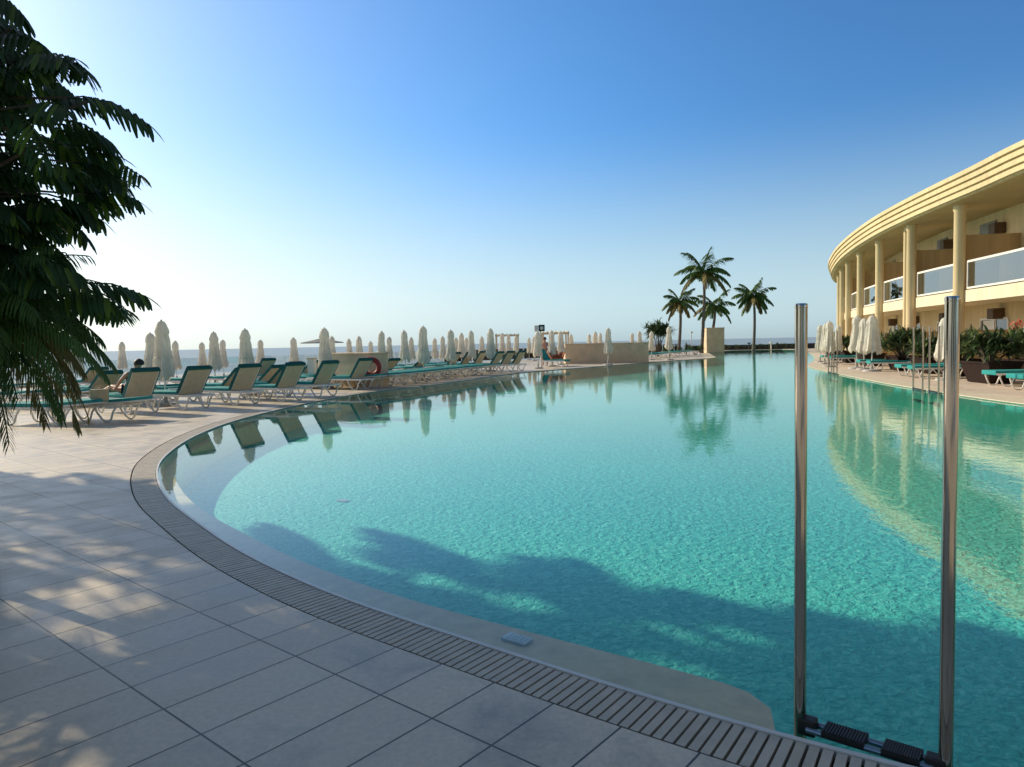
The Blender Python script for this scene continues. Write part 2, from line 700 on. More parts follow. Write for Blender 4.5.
def tess(outer, holes, z, name, mt):
    polys = [[Vector((p[0], p[1], 0)) for p in outer]] + [[Vector((p[0], p[1], 0)) for p in h] for h in holes]
    flat = [p for q in polys for p in q]
    tr = geometry.tessellate_polygon(polys)
    mb = MB()
    fs = []
    for a, b, c in tr:
        n = (flat[b] - flat[a]).cross(flat[c] - flat[a])
        fs.append((a, b, c) if n.z > 0 else (a, c, b))
    mb.add([(p.x, p.y, z) for p in flat], fs)
    return mb.build(name, mt)


deck = tag(tess(T_OUT, [deck_hole], 0, 'terrace_ground', M['deck']), kind='structure')
# pool basin
bm_ = MB()
n = len(loop)
vs = [(p.x, p.y, -.004) for p in loop] + [(p.x, p.y, -.55) for p in loop]
bm_.slot = 1
bm_.add(vs, [(i, i + n, (i + 1) % n + n, (i + 1) % n) for i in range(n)])
bm_.slot = 0
tr = geometry.tessellate_polygon([[Vector((p.x, p.y, 0)) for p in loop]])
fs = []
for a, b, c in tr:
    nn = (loop[b] - loop[a]).to_3d().cross((loop[c] - loop[a]).to_3d())
    fs.append((a, b, c) if nn.z > 0 else (a, c, b))
bm_.add([(p.x, p.y, -.55) for p in loop], fs)
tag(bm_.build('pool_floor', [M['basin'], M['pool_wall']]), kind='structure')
tag(tess(loop, [], -.022, 'pool_water', M['water']), kind='structure')
# shallow ledge under the near edge
i0 = min(range(len(c_near)), key=lambda i: (c_near[i] - Vector((2.6, 1.75))).length)
il = min(range(len(c_near)), key=lambda i: (c_near[i] - Vector((.93, 2.50))).length) - i0
i1 = min(range(len(c_near)), key=lambda i: (c_near[i] - Vector((-4.9, 20))).length)
seg = c_near[i0:i1]
K = len(seg)
inn = offset_path(seg, -.004)


def lw(i):
    t = i / (K - 1)
    q = (i - il) / 3
    wdt = .56 if q > 1 else .11 + (.45 * math.sqrt(max(0, 1 - (1 - q) ** 2)) if q > 0 else 0)
    return -(wdt * (1 - .76 * min(1, max(0, (t - .12) * 2.6))))


out = offset_path(seg, 0, lw)
lg = MB()
lg.add([(p.x, p.y, -.15) for p in inn] + [(p.x, p.y, -.15) for p in out] + [(p.x, p.y, -.547) for p in out],
       [(i, i + 1, i + 1 + K, i + K) for i in range(K - 1)] + [(i + K, i + 1 + K, i + 1 + 2 * K, i + 2 * K) for i in range(K - 1)] +
       [(0, K, 2 * K)])
bmx = lg.build('pool_ledge', M['ledge'])
tag(bmx, kind='structure')

# overflow grating
gr_root = tag(empty('drain_grating', (0, 0, 0)), 'beige slatted overflow grating following the curved pool edge', 'drain grating')
k_end = len(c_near)
inner = c_near
ch = MB()
oi = offset_path(inner, .001)
oo = offset_path(inner, GW)
K = len(inner)
ch.add([(p.x, p.y, -.034) for p in oi] + [(p.x, p.y, -.034) for p in oo] + [(p.x, p.y, -.001) for p in oo],
       [(i, i + K, i + 1 + K, i + 1) for i in range(K - 1)] + [(i + K, i + 2 * K, i + 1 + 2 * K, i + 1 + K) for i in range(K - 1)])
ch.build('channel', M['channel'], gr_root)
tm = MB()
ta, tb = offset_path(inner, .0), offset_path(inner, .022)
tm.add([(p.x, p.y, -.03) for p in ta] + [(p.x, p.y, .002) for p in ta] + [(p.x, p.y, .002) for p in tb] + [(p.x, p.y, -.03) for p in tb],
       [q for i in range(K - 1) for q in ((i, i + 1, i + 1 + K, i + K), (i + K, i + 1 + K, i + 1 + 2 * K, i + 2 * K), (i + 2 * K, i + 1 + 2 * K, i + 1 + 3 * K, i + 3 * K))])
tm.build('edge_trim', M['trim'], gr_root)
gb = MB()
fine = resample(inner, .0435)
for i in range(1, len(fine) - 1):
    p = fine[i]
    t = (fine[i + 1] - fine[i - 1]).normalized()
    nrm = Vector((-t.y, t.x))
    wv = .0335 / 2
    e0, e1 = .027, GW - .012
    pts = []
    bow = .004
    for q in (e0, e1):
        for sx in (-1, 1):
            a = p + nrm * q + t * (sx * wv)
            pts.append(a)
    zt = -.002 + rnd.uniform(-.0012, .0012)
    v8 = [(a.x, a.y, -.03) for a in pts] + [(a.x, a.y, zt) for a in pts]
    gb.add(v8, [(4, 5, 7, 6), (0, 1, 5, 4), (2, 6, 7, 3), (0, 4, 6, 2), (1, 3, 7, 5)])
gb.build('slats', M['grating'], gr_root)

# cream coping along far and right sides
cp = MB()
side = [c_near[-1]] + c_far + c_right
a0 = offset_path(side, .0)
a1 = offset_path(side, GW + .0)
a2 = offset_path(side, .75)
K = len(side)
cp.add([(p.x, p.y, -.05) for p in a0] + [(p.x, p.y, .012) for p in a0] + [(p.x, p.y, .012) for p in a2] + [(p.x, p.y, -.02) for p in a2],
       [q for i in range(K - 1) for q in ((i, i + 1, i + 1 + K, i + K), (i + K, i + 1 + K, i + 1 + 2 * K, i + 2 * K), (i + 2 * K, i + 1 + 2 * K, i + 1 + 3 * K, i + 3 * K))])
tag(cp.build('pool_coping', M['coping']), kind='structure')

# pink tiled path on the hotel side
b0 = offset_path(c_right, .76)
rp_ = [p for p in b0]
path_poly = [(p.x, p.y) for p in b0] + [(40, 2), (60, 40), (48, 84)]
tag(tess(path_poly, [], .004, 'terrace_paving', M['terra']), kind='structure')

# sea and lower terrace
sea = MB()
S = 60000
sea.add([(-S, -2000, -12), (S, -2000, -12), (S, S, -12), (-S, S, -12)], [(0, 1, 2, 3)])
tag(sea.build('sea', M['sea']), kind='structure')
lt = MB()
lt.add([(20, 90, -3), (44, 112, -3), (110, 112, -3), (110, 150, -3), (40, 150, -3), (18, 120, -3)], [(0, 1, 2, 3, 4, 5)])
tag(lt.build('lower_ground', M['dark_stone']), kind='structure')
cw = MB()
To = [Vector((a, b)) for a, b in T_OUT[1:9]]
for a, b in zip(To[:-1], To[1:]):
    cw.add([(a.x, a.y, -.01), (b.x, b.y, -.01), (b.x, b.y, -12.5), (a.x, a.y, -12.5)], [(0, 1, 2, 3)])
tag(cw.build('terrace_retaining_ground', M['dark_stone']), kind='structure')

# inlet plates on ledge
for q, (px, py, lab) in enumerate([(517, 640, 'small white rectangular inlet cover on the submerged beige ledge by the grating'),
                                   (343, 501, 'small pale inlet plate out on the turquoise pool floor')]):
    z = -.145 if q == 0 else -.545
    p = at(px, py, z)
    mb = MB()
    mb.box((0, 0, .006), (.15, .085, .012))
    for k in range(5):
        mb.box((-.05 + k * .025, 0, .0135), (.012, .06, .003))
    o = mb.build('inlet_cover', M['plate'], loc=p)
    o.rotation_euler = (0, 0, R(-36))
    tag(o, lab, 'inlet cover')


# ------------------------------------------------------------------ ladder
def ladder(name, p, q, h, label, group=None):
    """two straight rails at p and q with treads between"""
    p, q = Vector(p), Vector(q)
    root = empty(name, (p.x, p.y, 0))
    tag(root, label, 'pool ladder', group)
    d = (q - p)
    L = d.length
    d.normalize()
    for k, s in enumerate((0, L)):
        mb = MB()
        b = d * s
        mb.tube([(b.x, b.y, -.14), (b.x, b.y, h - .004), ], .0215, 20)
        r = mb.build('rail', M['chrome'], root, smooth=True)
        cpm = MB()
        cpm.lathe([(.0222, -.012), (.0228, -.002), (.0215, .004), (.016, .006)], 20, (b.x, b.y, h))
        cpm.build('cap', M['chrome'], r, smooth=True)
        bk = MB()
        off = d * (.045 if k == 0 else -.045)
        bk.box((b.x + off.x * .6, b.y + off.y * .6, -.005), (.062, .05, .06), math.atan2(d.y, d.x))
        bk.build('bracket', M['rubber'], r, bevel=.006)
    nrm = Vector((-d.y, d.x, 0))
    for zt in (-.008, -.30):
        mb = MB()
        for sgn in (-1, 1):
            a = nrm * (.026 * sgn)
            mb.tube([(a.x + d.x * .03, a.y + d.y * .03, zt), (a.x + d.x * (L - .03), a.y + d.y * (L - .03), zt)], .012, 10)
        st = mb.build('step', M['blue_tube'], root, smooth=True)
        for (s0, s1) in ((.085, .085 + L * .30), (L * .60, L * .60 + L * .25)):
            gm = MB()
            c = d * ((s0 + s1) / 2)
            gm.box((c.x, c.y, zt + .008), (s1 - s0, .085, .022), math.atan2(d.y, d.x))
            for k in range(14):
                e = d * (s0 + (s1 - s0) * (k + .5) / 14)
                gm.box((e.x, e.y, zt + .0205), (.006, .080, .004), math.atan2(d.y, d.x))
            gm.build('grip', M['rubber'], st)
    return root


ladder('pool_ladder', at(800, 727, -.02), at(945.5, 772, -.02), 1.535, 'tall polished steel pool ladder beside the grating in front')
LG = 'far pool ladders on the hotel side'


def right_edge(s_):
    """point s metres along the right side, measured from its far end, with the direction towards the building"""
    i = max(1, min(len(c_right) - 2, int(s_ / .4)))
    t = (c_right[i + 1] - c_right[i - 1]).normalized()
    return c_right[i], t, Vector((-t.y, t.x))


def edge_at_ratio(rat):
    i = min(range(1, len(c_right) - 1), key=lambda k: abs(c_right[k].x / c_right[k].y - rat))
    t = (c_right[i + 1] - c_right[i - 1]).normalized()
    return c_right[i], t, Vector((-t.y, t.x))


for (pxs, lab) in (((914, 923.5), 'far steel ladder near the second planter, left one of its pair'), ((930, 939.5), 'far steel ladder near the second planter, right one of its pair'),
                   ((829, 832.3), 'farthest steel ladder pair by distant planter, left ladder'), ((834.3, 837.5), 'farthest steel ladder pair by distant planter, right ladder')):
    qs = []
    for px in pxs:
        p, t, nr = edge_at_ratio((px - 512) / F)
        pr = (px - 512) / F
        # slide along the edge tangent until the bearing is met
        a = (p - nr * .06)
        s_ = (pr * a.y - a.x) / (t.x - pr * t.y)
        s_ = max(-1.5, min(1.5, s_))
        a = a + t * s_
        qs.append(Vector((a.x, a.y, 0)))
    ladder('pool_ladder', qs[0], qs[1], 1.62, lab, LG)


# ------------------------------------------------------------------ parasols
def canopy_mesh(seed, lean=0):
    r_ = random.Random(seed)
    ph = r_.uniform(0, 6)
    ph2 = r_.uniform(0, 6)
    sq = r_.uniform(-.08, .08)
    prof = [(.03, 2.15), (.075, 2.135), (.115, 2.08), (.142, 2.0), (.15, 1.9), (.158, 1.84), (.140, 1.80), (.150, 1.66), (.17, 1.45), (.195, 1.2),
            (.222, 1.0), (.245, .86), (.252, .74), (.235, .735), (.20, .80), (.12, 1.0), (.05, 1.5)]
    wob = [r_.uniform(.92, 1.08) for _ in prof]

    def fn(r, z, a):
        k = min(1, (2.15 - z) / .35)
        pl = .16 * k * math.sin(8 * a + ph + .5 * math.sin(z * 3)) + .08 * k * math.sin(3 * a + ph2 + z * 1.3)
        return r * (1 + pl)
    mb = MB()
    mb.lathe([(r * wv, z) for (r, z), wv in zip(prof, wob)], 32, fn=fn, cap0=True, cap1=False)
    # uneven hem
    vs2 = []
    for (x, y, z) in mb.v:
        a = math.atan2(y, x)
        if z < 1.0:
            z += .06 * math.sin(8 * a + ph) * (1.0 - z) / .25 + .05 * math.sin(2 * a + ph2) * (1 - z) / .25
        vs2.append((x * (1 + sq), y * (1 - sq), z))
    mb.v = vs2
    return mb


def make_parasol(seed):
    root = empty('closed_parasol')
    mb = MB()
    mb.lathe([(.27, 0), (.27, .05), (.25, .075), (.06, .085), (.045, .09), (.045, .32), (.03, .33)], 24)
    mb.build('base', M['concrete'], root, smooth=True)
    pm = MB()
    pm.tube([(0, 0, .08), (0, 0, 2.1)], .021, 10)
    pm.build('pole', M['metal_pole'], root, smooth=True)
    c = canopy_mesh(seed).build('canopy', M['canvas'], root, smooth=True)
    st = MB()
    st.lathe([(.200, 1.20), (.204, 1.205), (.204, 1.245), (.198, 1.25)], 24, fn=lambda r, z, a: r * (1 + .06 * math.sin(8 * a)), cap0=False, cap1=False)
    st.build('strap', M['canvas'], c, smooth=True)
    fi = MB()
    fi.lathe([(.02, 2.14), (.028, 2.16), (.02, 2.185), (.005, 2.195)], 10)
    fi.build('finial', M['metal_pole'], c, smooth=True)
    return root


protos = [make_parasol(s) for s in (3, 8, 15, 21)]
pro_used = [False] * 4


def hor(px):
    return 343.0 - .02 * (px - 512)


PLACED = []


def clear(p, r):
    return all((Vector((p.x, p.y)) - q).length > r + rr for q, rr in PLACED)


def place_parasol(px, py, label, group, depth=None, wide=1.0):
    up = hor(px) - py
    d = depth or .76 * F / up
    z = EYE + up * d / F
    k = rnd.randrange(4)
    o = protos[k] if not pro_used[k] else copy_tree(protos[k])
    pro_used[k] = True
    p = along(px, d)
    o.location = p
    s = z / 2.18
    o.scale = (s * wide, s * wide, s)
    o.rotation_euler = (R(rnd.uniform(-1.2, 1.2)), R(rnd.uniform(-1.2, 1.2)), rnd.uniform(0, 6.28))
    tag(o, label, 'parasol', group)
    PLACED.append((Vector((p.x, p.y)), .3))
    return o


# (bearing, top line, ground distance or None)
seg_a = [(62, 340, 31), (76, 333, 25), (123, 341.5, 33), (151, 332.5, 24), (165, 320, None), (177, 340.5, 31), (203, 342, 33), (215, 331.5, 26), (224, 339.5, 33),
         (248, 328.5, 21.5), (261, 339.5, 36), (295, 337.3, 33), (326, 327.5, 24.2), (332.5, 336, 34)]
seg_b = [(350.5, 338.5, 40), (360.5, 336, 37), (371.5, 341, 42), (382, 331, 31.5), (389.5, 336.5, 37), (406, 330, 32.5), (412, 337, 40), (424, 325.8, 28.5),
         (435.5, 338, 44), (443.5, 336, 41), (451.5, 329.6, 33), (457.5, 337.5, 48), (462, 332.8, 43), (467, 337.5, 52), (472, 330.3, 36.5), (482.5, 336.3, 46),
         (491, 328.2, 36.2), (502.5, 333, 48), (509.5, 334.5, 54), (516.5, 335.5, 56), (529.7, 337.5, 58)]
seg_c = [(534.8, 336.4, 56), (538.5, 331, 39), (552.5, 330.3, 42), (561.5, 331, 45), (572, 334, 49.5)]
seg_d = [(590, 334, 53), (595.5, 331.5, 50), (600.5, 333, 55), (608.6, 327.8, 42.5)]
seg_e = [(633, 333, 58), (640.6, 331, 54), (651.8, 331.2, 51.5), (669.6, 326.4, 50.2)]
for i, (a, b, d) in enumerate(seg_a, 1):
    lab = {5: 'tallest closed cream parasol standing among the nearest loungers', 10: 'broad closed cream parasol between third and fourth near loungers',
           13: 'closed white parasol just left of the low wall with the lifebuoy',
           1: 'closed parasol half hidden behind the tree foliage, left one', 2: 'closed parasol half hidden behind the tree foliage, right one',
           4: 'closed grey-white parasol directly left of the tallest parasol', 6: 'small closed parasol directly right of the tallest parasol'}.get(
        i, 'closed cream parasol before the sea, %s of those right of the tree' % ORD[i - 2])
    place_parasol(a, b, lab, 'closed parasols on the sea terrace', d)
for i, (a, b, d) in enumerate(seg_b, 1):
    nm = ORD[i] if i <= 20 else 'twenty-first'
    lab = 'closed pale parasol, %s one counted rightwards from behind the lifebuoy wall' % nm
    if i == 8:
        lab = 'largest closed parasol rising from the teal loungers right of the lifebuoy'
    place_parasol(a, b, lab, 'closed parasols on the sea terrace', d)
for i, (a, b, d) in enumerate(seg_c, 1):
    lab = {2: 'closed white parasol just below the black speaker on its pole'}.get(i, 'closed parasol near the speaker pole and tan planter wall, %s from left' % ORD[i])
    place_parasol(a, b, lab, 'closed parasols on the sea terrace', d)
for i, (a, b, d) in enumerate(seg_d, 1):
    lab = {4: 'slim closed parasol standing in front of the long tan wall'}.get(i, 'closed parasol poking up behind the long tan wall, %s from left' % ORD[i])
    place_parasol(a, b, lab, 'closed parasols on the sea terrace', d)
for i, (a, b, d) in enumerate(seg_e, 1):
    place_parasol(a, b, 'closed parasol between the long tan wall and the palms, %s from left' % ORD[i], 'closed parasols on the sea terrace', d)


# ------------------------------------------------------------------ sun loungers
SEAT = .35


def skid(y, x0, x1, xg):
    """one U-shaped leg on one side: rail - ground - rail"""
    mb = MB()
    pts = [(x0, y, SEAT - .03), (x0 + (xg - x0) * .45, y, .20), (xg - .06, y, .06), (xg, y, .018), (xg + .10, y, .018), (xg + .16, y, .06),
           (x1 - (x1 - xg - .1) * .25, y, .20), (x1, y, SEAT - .03)]
    mb.tube(pts, [.022, .02, .02, .02, .02, .02, .02, .022], 8)
    return mb


def make_lounger(back_deg, flap=True, tilt_seat=True):
    root = empty('sun_lounger')
    W = .62
    fr = MB()
    for s in (-1, 1):
        fr.box((.42, s * (W / 2), SEAT - .015), (1.78, .045, .05))
    for x in (-.45, 0, .45, .88, 1.30):
        fr.box((x, 0, SEAT - .018), (.05, W - .05, .035))
    fr.box((.65, 0, SEAT + .006), (1.27, W - .055, .012))
    fr.build('frame', M['white'], root, bevel=.008)
    for s in (-1, 1):
        skid(s * (W / 2 - .002), -.42, .12, -.22).build('leg', M['white'], root, smooth=True)
        skid(s * (W / 2 - .002), 1.22, .72, 1.0).build('leg', M['white'], root, smooth=True) if False else \
            skid(s * (W / 2 - .002), .78, 1.24, .98).build('leg', M['white'], root, smooth=True)
    # backrest panel hinged at x=0
    a = R(back_deg)
    mtx = Matrix.Rotation(-(math.pi - a), 3, 'Y')
    ux = Vector((-math.cos(a), 0, math.sin(a)))
    nf = Vector((math.sin(a), 0, math.cos(a)))  # towards the sitter
    h = Vector((0, 0, SEAT + .015))
    L = .71
    bk = MB()

    def slab(mb, s0, s1, t0, t1, wd, bow=0.0):
        vs = []
        for s in (s0, s1):
            for t in (t0, t1):
                for y in (-wd / 2, wd / 2):
                    p = h + ux * s + nf * t
                    vs.append((p.x, y, p.z))
        mb.add(vs, [(0, 1, 3, 2), (4, 6, 7, 5), (0, 4, 5, 1), (2, 3, 7, 6), (0, 2, 6, 4), (1, 5, 7, 3)])
    slab(bk, 0.01, L, -.012, .012, W - .03)
    back = bk.build('backrest', M['sling'], root, bevel=.006)
    bf = MB()
    for s in (-1, 1):
        p0, p1 = h + ux * .0, h + ux * (L + .01)
        bf.tube([(p0.x, s * (W / 2 - .006), p0.z), (p1.x, s * (W / 2 - .006), p1.z)], .021, 8)
    p1 = h + ux * (L + .01)
    bf.tube([(p1.x, -(W / 2 - .006), p1.z), (p1.x, (W / 2 - .006), p1.z)], .021, 8)
    bf.build('back_frame', M['white'], back, smooth=True)
    bc = MB()
    slab(bc, .02, L + .045, .016, .072, W + .015)
    bcu = bc.build('back_cushion', M['teal'], back, bevel=.014, smooth=True)
    if back_deg > 20:
        fl2 = MB()
        slab(fl2, L + .012, L + .062, -.036, -.022, W + .010)
        slab(fl2, L + .046, L + .066, -.022, .066, W + .010)
        for s in (-1, 1):
            q = MB()
            slab(q, .02, L + .04, -.026, .06, .014)
            fl2.add([(x, y + s * (W / 2 + .012), z) for x, y, z in q.v], q.f)
        fl2.build('hem', M['teal_dark'], bcu)
    cu_ = MB()
    cu_.box((.655, 0, SEAT + .048), (1.29, W + .015, .065))
    cu_.box((1.315, 0, SEAT + .02), (.035, W + .01, .12))
    cu_.build('seat_cushion', M['teal'], root, bevel=.016, smooth=True)
    return root


LP = {k: make_lounger(v) for k, v in (('up', 55), ('mid', 38), ('flat', 4))}
lp_used = {k: False for k in LP}


def place_lounger(kind, p, heading, label, group):
    """p: the hinge point on the ground; heading: direction from back to foot"""
    o = LP[kind] if not lp_used[kind] else copy_tree(LP[kind])
    lp_used[kind] = True
    o.location = (p[0], p[1], 0)
    o.rotation_euler = (0, 0, math.atan2(heading[1], heading[0]))
    tag(o, label, 'sun lounger', group)
    return o


HD = Vector((-.86, .51))
GA = 'teal loungers on the sea terrace'
# front row, along the curve of the pool, raised backs to the viewer
row1 = [(138, 413, 'up'), (190, 409, 'up'), (241, 404.5, 'up'), (286, 401, 'up'), (321, 396.5, 'up'), (357, 389.5, 'up')]
r1pos = []
for i, (px, py, k) in enumerate(row1, 1):
    p = at(px, py)
    r1pos.append(p)
    lab = {1: 'raised lounger nearest the tree, with a dark head above its back', 6: 'raised lounger in front of the lifebuoy wall'}.get(
        i, 'raised teal lounger by the pool edge, %s from the tree' % ORD[i])
    place_lounger(k, p, (HD.x + rnd.uniform(-.04, .04), HD.y + rnd.uniform(-.06, .06)), lab, GA)
# flat ones left of it, under the foliage
for px, py, k, lab in ((112, 420.5, 'flat', 'flat teal lounger under the hanging fronds with a paper bag on it'),
                       (66, 424, 'flat', 'flat teal lounger farthest under the fronds, next to the bag lounger')):
    place_lounger(k, at(px, py), (-.95, .25), lab, GA)
# second and third rows
def lounger_row(specs, row_name):
    for i, (px, d, k) in enumerate(specs, 1):
        p = along(px, d)
        place_lounger(k, p, (HD.x + rnd.uniform(-.06, .06), HD.y + rnd.uniform(-.08, .08)), 'teal lounger in the %s, %s from the left' % (row_name, ORD[i]), GA)


lounger_row([(25, 18.2, 'flat'), (82, 18.6, 'flat'), (100, 20.0, 'mid'), (129, 18.6, 'flat'), (158, 20.0, 'flat'), (178, 19.3, 'flat'), (231, 20.3, 'mid'), (266, 22.6, 'mid'),
             (276, 20.8, 'mid'), (313, 24.4, 'flat')], 'second row behind the near raised loungers')
lounger_row([(20, 22.6, 'flat'), (62, 23.4, 'flat'), (90, 24.6, 'mid'), (130, 23, 'flat'), (190, 24.6, 'flat'), (232, 25.5, 'flat'), (262, 27.4, 'up'), (286, 27.2, 'mid'), (308, 29.5, 'flat')],
            'third row below the seaward parasols')
# long row right of the lifebuoy: foot ends to the pool
idx = 0
path = resample(c_near, .95)
start = next(i for i, p in enumerate(path) if p.y > 23.2)
GB = 'long row of flat loungers beyond the lifebuoy'
for j in range(start, len(path)):
    p = path[j]
    if p.y > 36.0:
        break
    t = (path[min(j + 1, len(path) - 1)] - path[j - 1]).normalized()
    nrm = Vector((-t.y, t.x))
    idx += 1
    for rr, off in ((0, 1.45), (1, 3.9), (2, 6.4)):
        hd = HD + Vector((rnd.uniform(-.05, .05), rnd.uniform(-.08, .08)))
        if rr == 2 and j % 2:
            continue
        base = p + nrm * off
        if p.y > 33.6 and rr < 2:
            k = 'up'
        else:
            k = 'flat' if rnd.random() < .92 else 'mid'
        word = ['pool-edge row', 'middle row', 'rear row'][rr]
        place_lounger(k, (base.x, base.y), hd, 'teal lounger in the %s right of the lifebuoy, %s from the lifebuoy' % (word, ORD[idx]), GB)
# by the long tan wall and the palms
GC = 'loungers by the long tan wall'
place_lounger('flat', at(598, 362.8), (-.9, -.25), 'white framed lounger before the long tan wall, left of the slim parasol', GC)
place_lounger('flat', at(617, 362.3), (-.9, -.25), 'white framed lounger before the long tan wall, right of the slim parasol', GC)
for i, (px, py) in enumerate([(655, 359.2), (664, 357.6), (674, 357), (684, 355.6)], 1):
    place_lounger('flat', at(px, py), (-.9, -.3), 'teal lounger between the long wall and the square palm planter, %s from left' % ORD[i], GC)
place_lounger('up', along(548, 41.5), (.75, -.5), 'dark lounger by the orange draped chair near the speaker pole', GC)

# hotel side
GR_ = 'turquoise loungers on the hotel side'
for i, (px, py, lab) in enumerate([(1001, 386.0, 'nearest turquoise lounger on the hotel side, at the right picture edge'),
                                   (1028, 391, 'turquoise lounger cut off by the right picture edge'),
                                   (908, 376.6, 'turquoise lounger behind the far ladders, left of its pair'), (921.5, 378.6, 'turquoise lounger behind the far ladders, right of its pair'),
                                   (866.5, 369.6, 'turquoise lounger under the three white parasols, left of its pair'), (877, 371.2, 'turquoise lounger under the three white parasols, right of its pair'),
                                   (828, 363.2, 'far turquoise lounger by the farthest ladders, left of its pair'), (836.5, 364.8, 'far turquoise lounger by the farthest ladders, right of its pair')]):
    p = at(px, py)
    e, t, nr = edge_at_ratio(p.x / p.y)
    hd = -nr
    foot = Vector((p.x, p.y))
    hin = foot + nr * 1.0
    place_lounger('mid' if i in (0, 1) else 'flat', (hin.x, hin.y), hd, lab, GR_)
for i, (px, py, d, wd, lab) in enumerate([(872.5, 315, 28.5, 1.25, 'widest of the three closed white parasols by the hotel columns'), (864.5, 318, 30, 1.1, 'middle one of the three closed white parasols by the hotel columns'),
                                          (857, 315.5, 31, 1.15, 'left one of the three closed white parasols by the hotel columns'), (945.5, 317, 22, 1.1, 'closed white parasol hidden half behind the right ladder rail'),
                                          (829.5, 321, 33.5, 1.15, 'closed white parasol by the farthest hotel columns, right one'), (825, 323.5, 37, 1.0, 'closed white parasol by the farthest hotel columns, middle one'),
                                          (820.5, 325, 40, 1.0, 'closed white parasol by the farthest hotel columns, left one'), (838, 325, 38, 1.0, 'short closed parasol behind the farthest ladder rails')]):
    place_parasol(px, py, lab, 'closed white parasols on the hotel side', d, wd)


# ------------------------------------------------------------------ low walls, lifebuoy, small furniture
def wall_block(px0, px1, d0, d1, h, th, name, label, cat='wall', coping=.06):
    a, b = along(px0, d0), along(px1, d1)
    root = empty(name, (a + b) / 2)
    dd = b - a
    an = math.atan2(dd.y, dd.x)
    mb = MB()
    mb.box((0, 0, h / 2 - .005), (dd.length, th, h + .01), an)
    mb.build('body', M['tan_wall'], root, bevel=.02)
    c = MB()
    c.box((0, 0, h + coping / 2), (dd.length + .06, th + .06, coping), an)
    c.build('coping', M['tan_wall'], root, bevel=.01)
    tag(root, label, cat)
    return root, a, b


wall_block(331, 379.5, 26.0, 24.6, 1.13, .9, 'garden_wall', 'short tan rendered wall carrying the red lifebuoy')
wall_block(563.5, 646, 46.5, 47.5, 1.24, 1.2, 'garden_wall', 'long tan rendered planter wall at the far pool edge')


def torus(mb, Rr, r, n=28, m=10, a0=0, a1=2 * math.pi):
    vs, fs = [], []
    for i in range(n + 1):
        a = a0 + (a1 - a0) * i / n
        for k in range(m):
            b = 2 * math.pi * k / m
            rr = Rr + r * math.cos(b)
            vs.append((rr * math.cos(a), r * math.sin(b), rr * math.sin(a)))
    for i in range(n):
        for k in range(m):
            fs.append((i * m + k, i * m + (k + 1) % m, (i + 1) * m + (k + 1) % m, (i + 1) * m + k))
    mb.add(vs, fs)


lbp = along(371.5, 24.0, .70)
lb = empty('lifebuoy', lbp)
tag(lb, 'red lifebuoy ring hung on the right end of the low tan wall', 'lifebuoy')
mb = MB()
torus(mb, .265, .085)
lb_o = mb.build('ring', M['red'], lb, smooth=True)
hk = MB()
hk.tube([(0, .0, .32), (0, .12, .34), (0, .22, .34)], .015, 8)
hk.build('hook', M['metal_pole'], lb)

# speaker on a pole
sp = empty('pole_speaker', along(541.5, 40))
tag(sp, 'black square speaker with round cone on a slim white pole', 'speaker')
mb = MB()
mb.tube([(0, 0, 0), (0, 0, 2.35)], .04, 10)
mb.build('pole', M['white_paint'], sp, smooth=True)
bx = MB()
bx.box((.06, -.05, 2.22), (.34, .24, .36))
hb = bx.build('cabinet', M['black'], sp, bevel=.02)
cn = MB()
cn.lathe([(.0, -.02), (.08, -.012), (.10, 0)], 20)
cn.v = [(x + .06, z - .172, y + 2.22) for x, y, z in cn.v]
cn.build('cone', M['plate'], hb)
b2 = MB()
b2.box((-.24, 0, 2.2), (.22, .2, .34))
b2.build('side_cabinet', M['white_paint'], sp, bevel=.02)

# white towel cabinet
p = along(312.5, 26.3)
tc = empty('towel_cabinet', p)
tag(tc, 'pale upright towel bin left of the lifebuoy wall', 'cabinet')
mb = MB()
mb.box((0, 0, .5), (.27, .3, .96))
mb.build('body', M['white_paint'], tc, bevel=.02)
mb = MB()
mb.box((0, 0, 1.0), (.31, .34, .05))
mb.build('lid', M['sling'], tc, bevel=.01)

# paper bag on lounger
pb = at(100, 401, .44)
bagp = empty('paper_bag', pb, .4)
tag(bagp, 'cream paper bag resting on the flat lounger under the fronds', 'bag')
mb = MB()
mb.box((0, 0, .12), (.30, .16, .23), taper=1.06)
bg_ = mb.build('body', M['paper'], bagp, bevel=.008)
for s in (-1, 1):
    hm = MB()
    hm.tube([(-.06, s * .075, .23), (-.05, s * .07, .30), (.05, s * .07, .30), (.06, s * .075, .23)], .006, 6)
    hm.build('handle', M['paper'], bagp)

# orange draped chair
oc = empty('deck_chair', along(556, 42.2), R(25))
tag(oc, 'chair draped with an orange cloth beside the speaker pole', 'chair')
for x, y in ((-.3, -.3), (.3, -.3), (-.3, .3), (.3, .3)):
    mb = MB()
    mb.tube([(x, y, 0), (x, y, .42)], .02, 8)
    mb.build('leg', M['white'], oc)
mb = MB()
mb.box((0, 0, .44), (.7, .7, .1))
mb.build('seat', M['orange'], oc, bevel=.02)
mb = MB()
for s in (-1, 1):
    vs = []
    mb.box((s * .42, .05, .62), (.06, .62, .42), mtx=Matrix.Rotation(s * .35, 3, 'Y'))
mb.build('armrest', M['orange'], oc, bevel=.02)
mb = MB()
mb.box((0, .36, .68), (.7, .08, .5), mtx=Matrix.Rotation(-.25, 3, 'X'))
mb.build('backrest', M['orange'], oc, bevel=.02)

